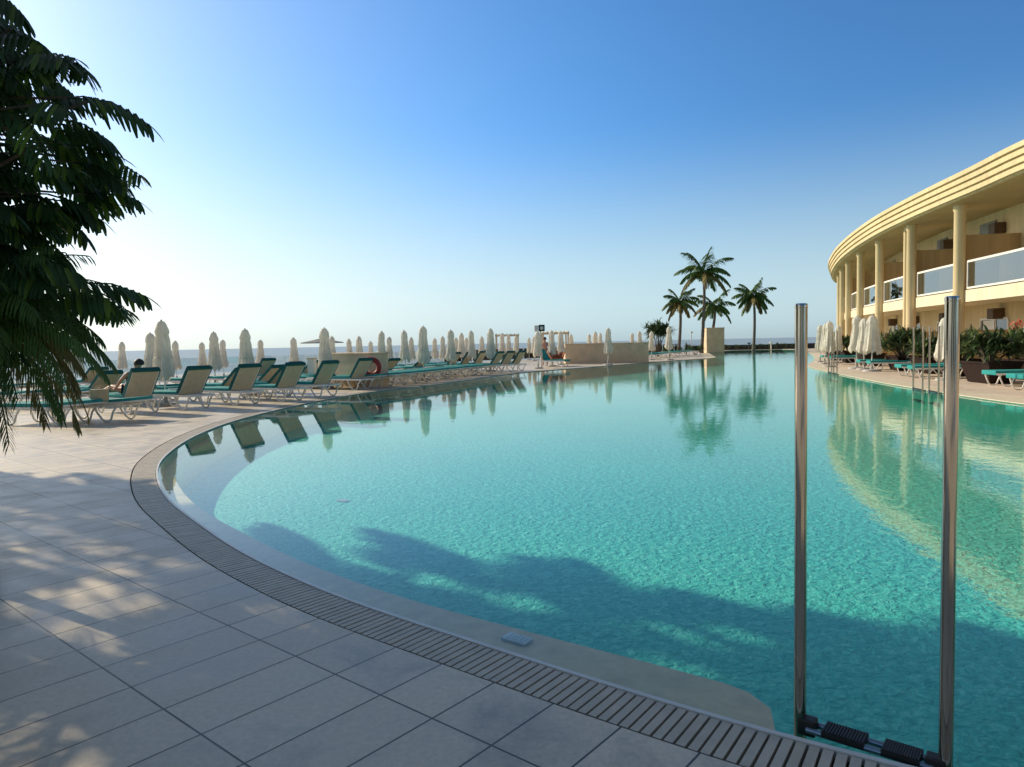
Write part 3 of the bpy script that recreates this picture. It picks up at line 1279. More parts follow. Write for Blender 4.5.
# open grey parasol beyond
op = empty('open_parasol', along(323, 46))
tag(op, 'open flat grey parasol seen behind the white parasol by the lifebuoy wall', 'parasol')
mb = MB()
mb.lathe([(1.42, 1.66), (1.40, 1.70), (.7, 1.83), (.08, 1.97), (.02, 1.99)], 8, cap0=False)
mb.lathe([(1.40, 1.65), (.7, 1.80), (.03, 1.94)], 8, cap0=False)
mb.build('canopy', M['parasol_grey'], op)
mb = MB()
mb.tube([(0, 0, 0), (0, 0, 1.95)], .03, 10)
mb.build('pole', M['metal_pole'], op)
mb = MB()
mb.lathe([(.35, 0), (.35, .06), (.05, .1)], 20)
mb.build('base', M['concrete'], op)


# pergolas
def pergola(px0, px1, d, top, label):
    a, b = along(px0, d), along(px1, d)
    wd = (b - a).length
    root = empty('pergola', a)
    tag(root, label, 'pergola', 'pale pergolas beyond the loungers')
    for x in (0, wd):
        for y in (0, 2.4):
            mb = MB()
            mb.box((x, y, top / 2), (.12, .12, top))
            mb.build('post', M['sling'], root)
    mb = MB()
    for y in (0, 2.4):
        mb.box((wd / 2, y, top + .07), (wd + .2, .11, .14))
    for k in range(7):
        mb.box((wd * k / 6, 1.2, top + .18), (.07, 2.7, .08))
    mb.build('beams', M['sling'], root)


pergola(497, 519, 60, 2.0, 'pale pergola frame beyond the parasols left of the speaker pole')
pergola(544, 569, 56, 2.05, 'pale pergola frame behind the chair with orange cloth')

# glass balustrade along the sea edge
bal = empty('glass_balustrade', (0, 0, 0))
tag(bal, 'glass balustrade with slim posts along the terrace edge above the sea', 'balustrade')
edge = resample([Vector(p) for p in ((-47, 10.5), (-30, 28), (-7, 52), (15, 76), (21, 89))], 3.0)
for i, p in enumerate(edge):
    q = p + Vector((.35, -.35))
    mb = MB()
    mb.tube([(q.x, q.y, 0), (q.x, q.y, 1.02)], .025, 8)
    mb.build('post', M['white_paint'], bal)
    if i:
        o_ = edge[i - 1] + Vector((.35, -.35))
        dd = (q - o_)
        an = math.atan2(dd.y, dd.x)
        c = (q + o_) / 2
        mb = MB()
        mb.box((c.x, c.y, .52), (dd.length - .12, .012, .86), an)
        mb.build('glass_panel', M['rail_glass'], bal)


# ------------------------------------------------------------------ hotel
fac_pts = [(17.2, -6), (16.0, 2), (15.25, 9), (15.0, 15.5), (15.25, 21.5), (15.75, 24.4), (16.23, 27.75), (16.85, 31.4), (17.75, 35.6), (19.5, 41.8), (22.0, 49.1),
           (26.0, 58.8), (31.2, 68.5), (38, 76), (47, 81)]
fc = resample(catmull(fac_pts, .2), .1)
fc = smooth_poly(fc, 120)
NF = len(fc)
fn_ = []
for i in range(NF):
    t = (fc[min(i + 1, NF - 1)] - fc[max(i - 1, 0)]).normalized()
    fn_.append(Vector((t.y, -t.x)))      # into the building


def fp(i, inset, z):
    i = max(0, min(NF - 1, int(i)))
    p = fc[i] + fn_[i] * inset
    return (p.x, p.y, z)


def sweep(mb, i0, i1, prof, step=5, close=False, caps=True):
    ids = list(range(int(i0), int(i1), step)) + [int(i1)]
    K = len(prof)
    vs = [fp(i, a, z) for i in ids for a, z in prof]
    fs = []
    rng = K if close else K - 1
    for r in range(len(ids) - 1):
        for k in range(rng):
            k2 = (k + 1) % K
            fs.append((r * K + k, r * K + k2, (r + 1) * K + k2, (r + 1) * K + k))
    if close and caps:
        fs.append(tuple(range(K)))
        fs.append(tuple((len(ids) - 1) * K + k for k in range(K - 1, -1, -1)))
    mb.add(vs, fs)


def rect(a0, a1, z0, z1):
    return [(a0, z0), (a0, z1), (a1, z1), (a1, z0)]


hotel = empty('hotel_building', (16, 25, 0))
bpy.context.view_layer.update()
HOFF = Vector((16, 25, 0))


def hb_build(mb, name, mt, parent=None, **kw):
    mb.v = [(x - 16, y - 25, z) for x, y, z in mb.v]
    return mb.build(name, mt, parent or hotel, **kw)


tag(hotel, 'curved two storey cream hotel with round columns and ribbed overhanging roof', 'hotel')
DEPTH = 3.1
mb = MB()
sweep(mb, 0, NF - 1, [(DEPTH, -.02), (DEPTH, 6.36), (DEPTH + 6, 6.36), (DEPTH + 6, -.02)], 5, True)
hb_build(mb, 'wall', M['facade'])
# roof with stepped ribs
prof = []
z = 7.12
ins = 0.0
for k in range(4):
    prof += [(ins, z), (ins, z - .155), (ins + .10, z - .165), (ins + .10, z - .205)]
    z -= .205
    ins += .07
prof += [(ins + .02, z), (ins + .10, z - .015)]
zb = z - .015
prof += [(DEPTH + 6.3, zb), (DEPTH + 6.3, 7.12)]
mb = MB()
sweep(mb, 0, NF - 1, prof, 4, True)
roof = hb_build(mb, 'roof', M['facade'], smooth=False)
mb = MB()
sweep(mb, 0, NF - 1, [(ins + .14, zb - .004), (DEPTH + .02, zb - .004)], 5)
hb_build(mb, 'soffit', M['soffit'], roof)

# columns
cols = [24, 76, 128, 180, 232, 284, 336, 384, 436, 488, 542, 594, 646, 698, 750, 802, 854, 906]
cols = [i for i in cols if i < NF - 8]


def fpl(i, a, z, along_=0.0):
    i = max(1, min(NF - 2, int(i)))
    t = (fc[i + 1] - fc[i - 1]).normalized()
    p = fc[i] + fn_[i] * a + t * along_
    return Vector((p.x, p.y, z))


for ci, i in enumerate(cols):
    mb = MB()
    b = fpl(i, .85, 0)
    mb.lathe([(.24, 0), (.24, .25), (.2, .28), (.2, zb - .25), (.23, zb - .22), (.23, zb)], 22, b)
    hb_build(mb, 'column', M['facade'], smooth=True)
    if ci % 3 == 1:
        mb = MB()
        b = fpl(i, .82, 0, .62)
        mb.lathe([(.10, .0), (.10, zb)], 12, b)
        hb_build(mb, 'downpipe', M['facade'], smooth=True)
    # partitions between balconies
    t = (fc[min(i + 1, NF - 1)] - fc[i - 1]).normalized()
    an = math.atan2(fn_[i].y, fn_[i].x)
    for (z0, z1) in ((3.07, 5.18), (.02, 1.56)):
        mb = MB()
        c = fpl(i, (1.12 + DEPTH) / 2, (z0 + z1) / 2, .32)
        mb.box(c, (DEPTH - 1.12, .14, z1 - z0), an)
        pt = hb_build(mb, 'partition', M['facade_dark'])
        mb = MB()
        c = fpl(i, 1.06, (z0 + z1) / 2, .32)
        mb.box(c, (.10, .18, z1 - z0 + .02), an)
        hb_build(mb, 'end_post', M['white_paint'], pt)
# balcony slab
mb = MB()
sweep(mb, 0, NF - 1, rect(.97, DEPTH + .01, 2.62, 3.06), 5, True)
hb_build(mb, 'balcony_slab', M['facade_pale'])
for bi, (i, j) in enumerate(zip(cols[:-1], cols[1:])):
    a, b = i + 5, j - 3
    bl = MB()
    for z0, z1 in ((3.10, 3.17), (4.08, 4.16)):
        sweep(bl, a, b, rect(.99, 1.06, z0, z1), 6, True)
    mid = (a + b) // 2
    for q in (a, b):
        an = math.atan2(fn_[q].y, fn_[q].x)
        bl.box(fpl(q, 1.025, 3.62), (.06, .06, 1.02), an)
    balu = hb_build(bl, 'balustrade', M['white_paint'])
    g = MB()
    sweep(g, a, b, [(1.02, 3.17), (1.02, 4.08)], 6)
    hb_build(g, 'glass_panel', M['glass'], balu)
    sc2 = MB()
    sweep(sc2, b - 19, b - 2, rect(1.13, 1.17, 3.07, 4.02), 3, True)
    for q in range(b - 19, b - 2, 2):
        sc2.box(fpl(q, 1.115, 3.56), (.026, .05, .9), math.atan2(fn_[q].y, fn_[q].x))
    hb_build(sc2, 'dark_glass_backing', M['planter_brown'])  # added dark slatted sheet, standing in for dark reflections in the glass
    # openings on the back wall of each bay, both floors
    for fl, (wz0, wz1, dz0, dz1, bz) in enumerate(((3.07, 5.2, 5.30, 5.95, 5.55), (.03, 2.05, 1.62, 2.02, 2.2))):
        an = math.atan2(fn_[mid].y, fn_[mid].x)
        # sliding door
        w0, w1 = mid - 15, mid + 8
        f = MB()
        sweep(f, w0, w1, rect(DEPTH - .07, DEPTH - .003, wz1 - .08, wz1), 4, True)
        for q in (w0, (w0 + w1) // 2, w1):
            f.box(fpl(q, DEPTH - .035, (wz0 + wz1) / 2 - .042), (.06, .07, wz1 - wz0 - .085), an)
        win = hb_build(f, 'window', M['white_paint'])
        pn = MB()
        sweep(pn, w0, w1, [(DEPTH - .012, wz0), (DEPTH - .012, wz1 - .08)], 4)
        hb_build(pn, 'pane', M['pane'], win)
        if fl == 1 or bi % 2:
            cu2 = MB()
            ids = list(range(w0 + 10, w1 - 1))
            for z_ in (0,):
                vs = []
                for kk, q in enumerate(ids):
                    vs += [fp(q, DEPTH - .02 - .004 * (kk % 2), wz0 + .05), fp(q, DEPTH - .02 - .004 * (kk % 2), wz1 - .1)]
                cu2.add(vs, [(2 * kk, 2 * kk + 1, 2 * kk + 3, 2 * kk + 2) for kk in range(len(ids) - 1)])
            hb_build(cu2, 'curtain', M['curtain'], win)
        # clerestory shutter beside the box on the upper floor
        if fl == 0:
            s_ = MB()
            sweep(s_, mid - 4, mid + 10, rect(DEPTH - .06, DEPTH - .004, dz0, dz1), 4, True)
            hb_build(s_, 'shutter', M['parasol_grey'])
        bxm = MB()
        bxm.box(fpl(mid - 9, DEPTH - .22, bz), (.42, .5, .42), an)
        hb_build(bxm, 'wall_box', M['brown_box'], bevel=.02)

# ------------------------------------------------------------------ plants
TAN_EL = math.tan(SUN_EL)
SX, SY = -math.sin(SUN_AZ), -math.cos(SUN_AZ)      # the way the light travels over the ground


def sunfoot(p):
    """where the sun ray through p meets the terrace: metres along and across the light"""
    return p.x * SX + p.y * SY + p.z / TAN_EL, -p.x * SY + p.y * SX


GAPS = []  # foliage gaps cut so that sun patches reach deck and pool floor
for px_, py_, z_, ra, rc in ((40, 606, 0, .40, .11), (112, 600, 0, .34, .13), (62, 642, 0, .42, .13), (100, 572, 0, .26, .06), (262, 608, 0, .2, .06),
                             (185, 566, 0, .16, .05), (167, 679, 0, .25, .05), (22, 752, 0, .42, .13), (300, 630, 0, .14, .04), (25, 512, 0, .5, .05), (45, 530, 0, .6, .04),
                             (30, 556, 0, .5, .05), (95, 546, 0, .5, .05), (120, 522, 0, .5, .04), (560, 606, -.5, .6, .05), (665, 655, -.5, .75, .09),
                             (690, 620, -.5, .55, .05), (480, 585, -.5, .6, .05), (420, 570, -.5, .5, .04)):
    q_ = at(px_, py_, z_)
    GAPS.append((*sunfoot(q_), ra * (1.2 if z_ == 0 else 1), rc * (1.25 if z_ == 0 else 1)))
GAP_OFF = None


def blade(mb, base, d, L, wdt, droop, seg=4, fold=.25, tipw=.05):
    if GAP_OFF is not None:
        a_, c_ = sunfoot(Vector(base) + d * (L * .5) + GAP_OFF)
        for ga, gc, ra, rc in GAPS:
            if ((a_ - ga) / (ra + L * .3)) ** 2 + ((c_ - gc) / (rc + L * (.3 if gc < 3 else .12))) ** 2 < 1:
                return
    """strap leaf: base, direction, length, width, droop"""
    d = d.normalized()
    side = d.cross(Vector((0, 0, 1)))
    side = side.normalized() if side.length > 1e-4 else Vector((1, 0, 0))
    p = Vector(base)
    vs = []
    for k in range(seg + 1):
        t = k / seg
        ww = wdt * (math.sin(math.pi * (.12 + .88 * t)) ** .55 if t < 1 else tipw)
        up = side.cross(d).normalized()
        vs += [p - side * ww + up * ww * fold, p, p + side * ww + up * ww * fold]
        d = (d + Vector((0, 0, -droop / seg))).normalized()
        p = p + d * (L / seg)
    fs = []
    for k in range(seg):
        o = k * 3
        fs += [(o, o + 1, o + 4, o + 3), (o + 1, o + 2, o + 5, o + 4)]
    mb.add(vs, fs)


def rdir(r_, zmin=-1):
    while True:
        v = Vector((r_.uniform(-1, 1), r_.uniform(-1, 1), r_.uniform(-1, 1)))
        if .1 < v.length < 1:
            v.normalize()
            if v.z > zmin:
                return v


def compound_leaf(mb, base, d, L, droop, r_, lf=.165, pairs=9, lw_=.0175):
    """pinnate leaf with paired hanging leaflets"""
    d = d.normalized()
    p = Vector(base)
    pts, dirs = [], []
    n_ = pairs + 2
    for k in range(n_):
        pts.append(p.copy())
        dirs.append(d.copy())
        d = (d + Vector((0, 0, -droop / n_))).normalized()
        p = p + d * (L / n_)
    mb.slot = 0
    mb.tube([pts[0], pts[n_ // 2], pts[-1]], [.007, .005, .003], 4, cap=False)
    for k in range(2, n_):
        t = k / n_
        s_ = dirs[k].cross(Vector((0, 0, 1)))
        s_ = s_.normalized() if s_.length > 1e-3 else Vector((1, 0, 0))
        ll = lf * (.65 + .6 * math.sin(math.pi * min(1, t * .95 + .1))) * r_.uniform(.88, 1.1)
        for sg in (-1, 1):
            dd = (s_ * sg * .82 + dirs[k] * .55 + Vector((0, 0, -.62 + r_.uniform(-.25, .15)))).normalized()
            mb.slot = 0 if r_.random() < .8 else 1
            blade(mb, pts[k], dd, ll, lw_ * r_.uniform(.8, 1.2), r_.uniform(.25, .8), 3, .25, .35)
    mb.slot = 0
    blade(mb, pts[-1], dirs[-1], lf * .9, lw_, .35, 3, .25, .15)


def prof_r(z, tab):
    for (z0, r0_), (z1, r1_) in zip(tab[:-1], tab[1:]):
        if z0 <= z <= z1:
            return r0_ + (r1_ - r0_) * (z - z0) / (z1 - z0)
    return 0


M['leaf_sunlit'] = mat('sunlit_tree_leaf', (.13, .19, .025), .4, var=.4, scale=2.5, trans=.5)  # brighter copy of the tree leaf, sunlight put into its colour


def shade_tree(loc, tab, nleaf, seed, label, name='shade_tree', lobes=None):
    global GAP_OFF
    GAP_OFF = Vector(loc)
    r_ = random.Random(seed)
    root = empty(name, loc)
    tag(root, label, 'tree', None)
    z0, z1 = tab[0][0], tab[-1][0]
    tr_ = MB()
    tr_.tube([(0, 0, 0), (.03, .02, .6), (-.02, .05, 1.2), (.02, .03, z0 + .6), (0, 0, z0 + (z1 - z0) * .75)], [.11, .09, .08, .065, .02], 10)
    cr_ = MB()
    anchors = []
    nb = 46
    for b in range(nb):
        a = b * 2.39996 + r_.uniform(-.3, .3)
        zz = z0 + (z1 - z0) * ((b + .5) / nb)
        rr = prof_r(zz, tab)
        st = Vector((0, 0, max(1.0, zz - .35 - .25 * rr)))
        en = Vector((math.cos(a) * rr * .72, math.sin(a) * rr * .72, zz))
        md = st.lerp(en, .5) + Vector((0, 0, .12))
        tr_.tube([st, md, en], [.03, .02, .008], 6)
        anchors.append((md, en))
    for q in range(nleaf):
        zz = r_.uniform(z0, z1)
        rr = prof_r(zz, tab)
        if rr <= .05:
            continue
        a = r_.uniform(0, 2 * math.pi)
        k = math.sqrt(r_.uniform(.03, 1))
        rad = rr * k
        L = r_.uniform(.36, .56)
        tip = Vector((math.cos(a) * rad, math.sin(a) * rad, zz))
        od = Vector((math.cos(a + r_.uniform(-.6, .6)), math.sin(a + r_.uniform(-.6, .6)), r_.uniform(-.05, .55)))
        od.normalize()
        hor_len = L * .85
        base = tip - Vector((od.x, od.y, 0)) * hor_len + Vector((0, 0, r_.uniform(.0, .14) - od.z * L * .4))
        if k > .72:
            st = Vector((base.x * .35, base.y * .35, base.z - .12))
            tr_.tube([st, st.lerp(base, .55) + Vector((0, 0, .04)), base], [.013, .009, .006], 5, cap=False)
        compound_leaf(cr_, base, od, L, r_.uniform(.6, 1.5), r_)
    tr_.build('trunk', M['bark'], root, smooth=True)
    cr_.build('crown', [M['leaf'], M['leaf_sunlit']], root)
    GAP_OFF = None
    return root


bed = empty('tree_bed', (-4.0, 4.42, 0))
tag(bed, 'round stone planting bed at the foot of the big tree', 'planting bed')
mb = MB()
mb.lathe([(.60, 0), (.60, .30), (.50, .30), (.50, .2)], 32, cap0=False, cap1=False)
mb.build('rim', M['stone_bed'], bed)
mb = MB()
mb.lathe([(.502, .24), (.3, .27), (.05, .28)], 24, cap0=False)
mb.build('earth', M['soil'], bed)
TAB = [(1.5, .95), (1.62, 1.25), (1.80, 1.56), (1.92, 1.50), (2.03, 1.36), (2.12, 1.14), (2.24, 1.34), (2.38, 1.44), (2.6, 1.55), (2.8, 1.72), (3.02, 1.80), (3.2, 1.66), (3.36, 1.40), (3.52, 1.15), (3.72, .80), (3.95, .2)]
shade_tree((-4.0, 4.42, .25), [(z_ - .25, r_ * 1.04) for z_, r_ in TAB], 590, 5, 'big dark tree with feathery compound leaves at the left picture edge')
TAB2 = [(1.2, 1.0), (2.0, 1.6), (2.9, 1.75), (3.2, 2.1), (3.9, 2.4), (5.4, 2.45), (6.6, 2.1), (7.6, 1.3), (8.3, .3)]
shade_tree((-10.3, 9.2, 0), TAB2, 1900, 9, 'dark leafy tree standing behind the big tree toward the sun')
TAB3 = [(1.3, .9), (1.8, 1.7), (2.6, 1.9), (3.4, 1.5), (4.2, .3)]
shade_tree((-6.6, 3.1, 0), TAB3, 700, 13, 'dark leafy tree beside the big tree, outside the left picture edge')
TAB4 = [(1.6, .9), (2.4, 1.7), (3.1, 1.4), (3.8, 1.4), (4.4, 1.8), (5.2, .3)]
shade_tree((-9.2, 6.0, 0), TAB4, 900, 17, 'dark leafy tree in the row of trees left of the big tree')


BACK = [(.9, 1.0), (1.6, 1.9), (2.6, 2.2), (4.0, 1.9), (5.2, .5)]
for k, (x_, y_) in enumerate(((-3.6, -5.2), (.2, -6.4), (3.9, -5.6))):  # added unseen trees, darkening the ladder reflections and the ambient light
    shade_tree((x_, y_, 0), BACK, 420, 23 + k, 'added unseen tree behind the viewer for dark reflections, %s from left' % ORD[k + 1])


def frond(mb, base, d, L, droop, r_, leaf=.5, n_=22, lw_=.018, hang=.5, slot=0):
    d = d.normalized()
    p = Vector(base)
    pts, ds = [], []
    for k in range(n_ + 1):
        pts.append(p.copy())
        ds.append(d.copy())
        d = (d + Vector((0, 0, -droop / n_ * (.4 + 1.2 * k / n_)))).normalized()
        p = p + d * (L / n_)
    mb.slot = slot
    mb.tube(pts[::3] + [pts[-1]], [max(.004, .03 * (L / 3) * (1 - i / (len(pts[::3]) + 1))) for i in range(len(pts[::3]) + 1)], 4, cap=False)
    for k in range(3, n_ + 1):
        t = k / n_
        s_ = ds[k].cross(Vector((0, 0, 1)))
        s_ = s_.normalized() if s_.length > 1e-3 else Vector((1, 0, 0))
        ll = leaf * math.sin(math.pi * min(.98, .18 + t * .72)) * r_.uniform(.8, 1.1)
        for sg in (-1, 1):
            dd = s_ * sg * .75 + ds[k] * .75 + Vector((0, 0, -hang * r_.uniform(.4, 1.2)))
            blade(mb, pts[k], dd, ll, lw_, .5, 2, .2, .1)


def palm(loc, trunk, crown_n, L, seed, label, name='palm_tree', leaf=.55, lw_=.03, rt=.16, up=(-.1, 1.1), droop=(1.0, 1.9), hang=.55, mats=None, group=None, n_=22, dry=.1):
    global GAP_OFF
    GAP_OFF = Vector(loc)
    r_ = random.Random(seed)
    root = empty(name, loc)
    tag(root, label, 'palm', group)
    tb = MB()
    pts = [Vector(p) for p in trunk]
    nn = 14
    path_, rs = [], []
    c2 = []
    for i in range(len(pts) - 1):
        p0, p1, p2, p3 = pts[max(i - 1, 0)], pts[i], pts[i + 1], pts[min(i + 2, len(pts) - 1)]
        for j in range(nn):
            t = j / nn
            c2.append(.5 * ((2 * p1) + (p2 - p0) * t + (2 * p0 - 5 * p1 + 4 * p2 - p3) * t * t + (3 * p1 - p0 - 3 * p2 + p3) * t ** 3))
    c2.append(pts[-1])
    for i, p in enumerate(c2):
        t = i / (len(c2) - 1)
        rs.append(rt * (1.35 - .35 * min(1, t * 6) - .3 * t) * (1 + .06 * (i % 2)))
    tb.tube(c2, rs, 12)
    tb.build('trunk', M['palm_bark'], root, smooth=True)
    cb = MB()
    top = pts[-1]
    for k in range(crown_n):
        a = k * 2.39996 + r_.uniform(-.25, .25)
        f = k / max(1, crown_n - 1)
        el = up[1] + (up[0] - up[1]) * f + r_.uniform(-.12, .12)
        d = Vector((math.cos(a) * math.cos(el), math.sin(a) * math.cos(el), math.sin(el)))
        frond(cb, top + Vector((0, 0, .05)), d, L * r_.uniform(.85, 1.1), droop[0] + (droop[1] - droop[0]) * f, r_, leaf, n_, lw_, hang, 1 if (f > .6 and r_.random() < dry * 3) else 0)
    GAP_OFF = None
    cb.build('crown', mats or [M['leaf_palm'], M['leaf_dry']], root)
    return root


# small feathery palm under the tree, fronds hanging into view
palm((-3.43, 4.42, .25), [(0, 0, 0), (.02, 0, .5), (.06, .0, 1.33)], 84, .90, 31, 'small feathery palm hanging its fronds below the big tree', 'dwarf_palm', leaf=.24, lw_=.007, rt=.05,
     up=(-.45, 1.0), droop=(1.2, 2.1), hang=.75, n_=34, dry=.12)

for k, (a_, c_, h_) in enumerate([(-16 - .5 * (q % 2), 3.45 + .3 * (q % 2), TAN_EL * (16 + .5 * (q % 2) + tgt) - .5) for q, tgt in enumerate((-4.4, -2.9, -1.2, .6, 2.4))]):
    palm((.848 * a_ + .53 * c_, -.53 * a_ + .848 * c_, 0), [(0, 0, 0), (.1, .05, h_ * .4), (.05, 0, h_ * .75), (0, 0, h_)], 28, 2.15, 50 + k,
         'tall palm in the planting left of the big tree, %s from the pool' % ORD[k + 1], leaf=.75, lw_=.05, rt=.13, droop=(.9, 1.7), group='palms in the planting left of the big tree')
PG = 'palms at the far end of the pool'
D = 74


def zof(px, py, d):
    return EYE + (hor(px) - py) * d / F


def palm_at(px_base, px_top, py_top, d, **kw):
    a = along(px_base, d)
    b = along(px_top, d)
    zt = zof(px_top, py_top, d)
    dx = b.x - a.x
    z0 = kw.pop('z0', 0)
    a.z = z0
    h_ = zt - z0
    return palm(a, [(0, 0, 0), (dx * .35 + .1, 0, h_ * .35), (dx * .75 + .12, 0, h_ * .7), (dx, 0, h_)], group=PG, **kw)


palm_at(702, 704.5, 273, 72.0, crown_n=19, L=3.1, seed=2, label='tallest palm rising beside the square tan planter', leaf=.95, lw_=.085, rt=.17, up=(-.35, 1.25), droop=(1.0, 1.7), hang=.6, n_=26)
palm_at(679, 680.5, 302, 73.5, crown_n=18, L=2.1, seed=4, label='short palm with yellowing fronds left of the tallest palm', leaf=.75, lw_=.08, rt=.17, up=(-.5, 1.1), droop=(1.0, 1.9), hang=.7,
        mats=[M['leaf_palm'], M['leaf_dry']], dry=.33)
palm_at(712.5, 715, 306, 76, crown_n=15, L=2.5, seed=6, label='small palm growing out of the square tan planter', leaf=.85, lw_=.08, rt=.16, up=(-.3, 1.0), droop=(1.1, 1.8), hang=.6, z0=1.9)
palm_at(754, 754, 297, 82, crown_n=24, L=2.6, seed=8, label='rounded palm standing alone right of the square planter', leaf=.9, lw_=.085, rt=.17, up=(-.55, 1.2), droop=(1.0, 1.9), hang=.7)

# square planter
sq = empty('square_planter', along(713.5, 74.8))
tag(sq, 'large square tan planter block at the base of the palms', 'planter')
mb = MB()
mb.box((0, 0, 1.25), (1.85, 1.85, 2.54))
mb.build('body', M['tan_wall'], sq, bevel=.03)
mb = MB()
mb.box((0, 0, 2.55), (1.91, 1.91, .08))
mb.build('rim', M['tan_wall'], sq, bevel=.02)


def bush(loc, r, h, n_, seed, label, name='shrub', mt=None, L=.4, wd=.03, trunk=None, cat='shrub', group=None, z0=0, spiky=True):
    r_ = random.Random(seed)
    root = empty(name, loc)
    tag(root, label, cat, group)
    mb = MB()
    clumps = []
    for c in range(max(4, n_ // 26)):
        v = rdir(r_, -.5)
        k = r_.uniform(.35, .95)
        clumps.append(Vector((v.x * r[0] * k, v.y * r[1] * k, z0 + h * .5 + v.z * h * .42 * k)))
    for q in range(n_):
        c = r_.choice(clumps)
        v = rdir(r_, -.55)
        b = c + Vector((r_.gauss(0, .05), r_.gauss(0, .05), r_.gauss(0, .05)))
        mb.slot = 0 if r_.random() < .82 else 1
        blade(mb, b, v + Vector((0, 0, .35)), L * r_.uniform(.6, 1.2), wd * r_.uniform(.7, 1.2), r_.uniform(.3, 1.2), 3, .3, .08)
    mb.build('foliage', mt or [M['leaf_bush'], M['leaf_light']], root)
    tb = MB()
    for c in clumps[::2]:
        tb.tube([(c.x * .15, c.y * .15, 0 if z0 < .5 else 0), (c.x * .5, c.y * .5, c.z * .6), c], [.035 * max(1, h / 1.2), .025, .012], 6)
    tb.build('stem', M['bark'], root)
    return root


bush(along(658, 62), (1.25, 1.25), 2.1, 900, 41, 'dark round screw pine bush left of the palms', 'screw_pine', L=.75, wd=.05, z0=1.0, cat='tree')
for i, (px, d, rr, h_) in enumerate([(648, 66, .8, .9), (672, 64, .9, 1.0), (687, 68, 1.1, 1.1), (696, 66, .9, .9)], 1):
    bush(along(px, d), (rr, rr), h_, 220, 60 + i, 'low dark shrub near the foot of the palms, %s from left' % ORD[i], L=.4, wd=.04, group='low shrubs below the palms')
# low dark wall with hedge at the far end
for nm, x0, x1, d, h_, lab in (('stone_wall', 724, 792, 90, .62, 'low dark stone wall closing the far end of the pool'),):
    a, b = along(x0 - 35, d), along(x1 + 40, d)
    o = MB()
    o.box((0, 0, h_ / 2), ((b - a).length, .5, h_))
    tag(o.build(nm, M['dark_stone'], loc=(a + b) / 2, bevel=.04), lab, 'wall')
for i in range(9):
    px = 728 + i * 8.3
    bush(along(px, 88.7), (.7, .35), .75, 150, 80 + i, 'low dark shrub along the far stone wall, %s from left' % ORD[i + 1], L=.28, wd=.03, group='low shrubs along the far wall')
# bollards / lamps on the far wall
for i, px in enumerate((749.5, 771.5), 1):
    q = empty('garden_lamp', along(px, 87.6))
    tag(q, ['short dark garden lamp on the far pool edge under the lone palm', 'short pale garden lamp on the far pool edge by the dark pavilion'][i - 1], 'lamp', 'garden lamps at the far edge')
    mb = MB()
    mb.tube([(0, 0, 0), (0, 0, .75)], .07, 8)
    mb.build('post', M['black'] if i == 1 else M['white_paint'], q)
    mb = MB()
    mb.box((0, 0, .82), (.3, .3, .16))
    mb.build('lamp_head', M['black'] if i == 1 else M['white_paint'], q, bevel=.02)
lm = empty('lamp_post', along(692, 84))
tag(lm, 'thin lamp post between the yellowing palm and the tallest palm', 'lamp post')
mb = MB()
mb.tube([(0, 0, 0), (0, 0, 2.2)], .05, 8)
mb.build('pole', M['metal_pole'], lm)
mb = MB()
mb.lathe([(.22, 2.2), (.2, 2.3), (.05, 2.36)], 12)
mb.build('lamp_head', M['metal_pole'], lm)
# pavilion on the lower ground
pv = empty('pavilion', along(800, 112, -3))
tag(pv, 'dark flat roofed pavilion beyond the far end of the pool', 'pavilion')
mb = MB()
mb.box((0, 0, 3.3), (5.2, 4, .32))
mb.build('roof', M['black'], pv)
for x in (-2.4, -.8, .8, 2.4):
    for y in (-1.8, 1.8):
        mb = MB()
        mb.box((x, y, 1.57), (.16, .16, 3.14))
        mb.build('post', M['black'], pv)
mb = MB()
mb.box((0, 1.0, 1.3), (4.4, .2, 2.6))
mb.build('back_wall', M['dark_stone'], pv)
mb = MB()
mb.box((.3, -1.5, 2.55), (4.2, .1, .3))
mb.build('beam', M['white_paint'], pv)

# hotel-side planters and shrubs
PLG = 'brown planters on the hotel side'


def planter(px, py, wd, h_, seed, n_, label, slab, bushk=1.0):
    p = at(px, py)
    e, t, nr = edge_at_ratio(p.x / p.y)
    an = math.atan2(t.y, t.x)
    c = Vector((p.x, p.y)) + nr * .65
    root = empty('planter', (c.x, c.y, 0), an)
    tag(root, label, 'planter', PLG)
    mb = MB()
    k = .72
    x, y = wd / 2, .45
    o_ = [(-x * k, -y * k, .012), (x * k, -y * k, .012), (x * k, y * k, .012), (-x * k, y * k, .012), (-x, -y, h_), (x, -y, h_), (x, y, h_), (-x, y, h_)]
    mb.add(o_, [(3, 2, 1, 0), (0, 1, 5, 4), (1, 2, 6, 5), (2, 3, 7, 6), (3, 0, 4, 7), (4, 5, 6, 7)])
    mb.build('body', M['planter_brown'], root, bevel=.015)
    mb = MB()
    for sx in (-1, 1):
        mb.box((sx * (x - .02), 0, h_ + .02), (.08, .98, .05))
    for sy in (-1, 1):
        mb.box((0, sy * .45, h_ + .021), (wd - .12, .08, .046))
    mb.build('rim', M['planter_brown'], root)
    b = bush((c.x, c.y, h_ - .12), (wd * .70, .75), 1.05 * bushk, int(n_ * 1.8), seed, slab, 'planter_shrub', L=.42, wd=.035, group='spiky shrubs in the brown planters')
    b.rotation_euler = (0, 0, an)


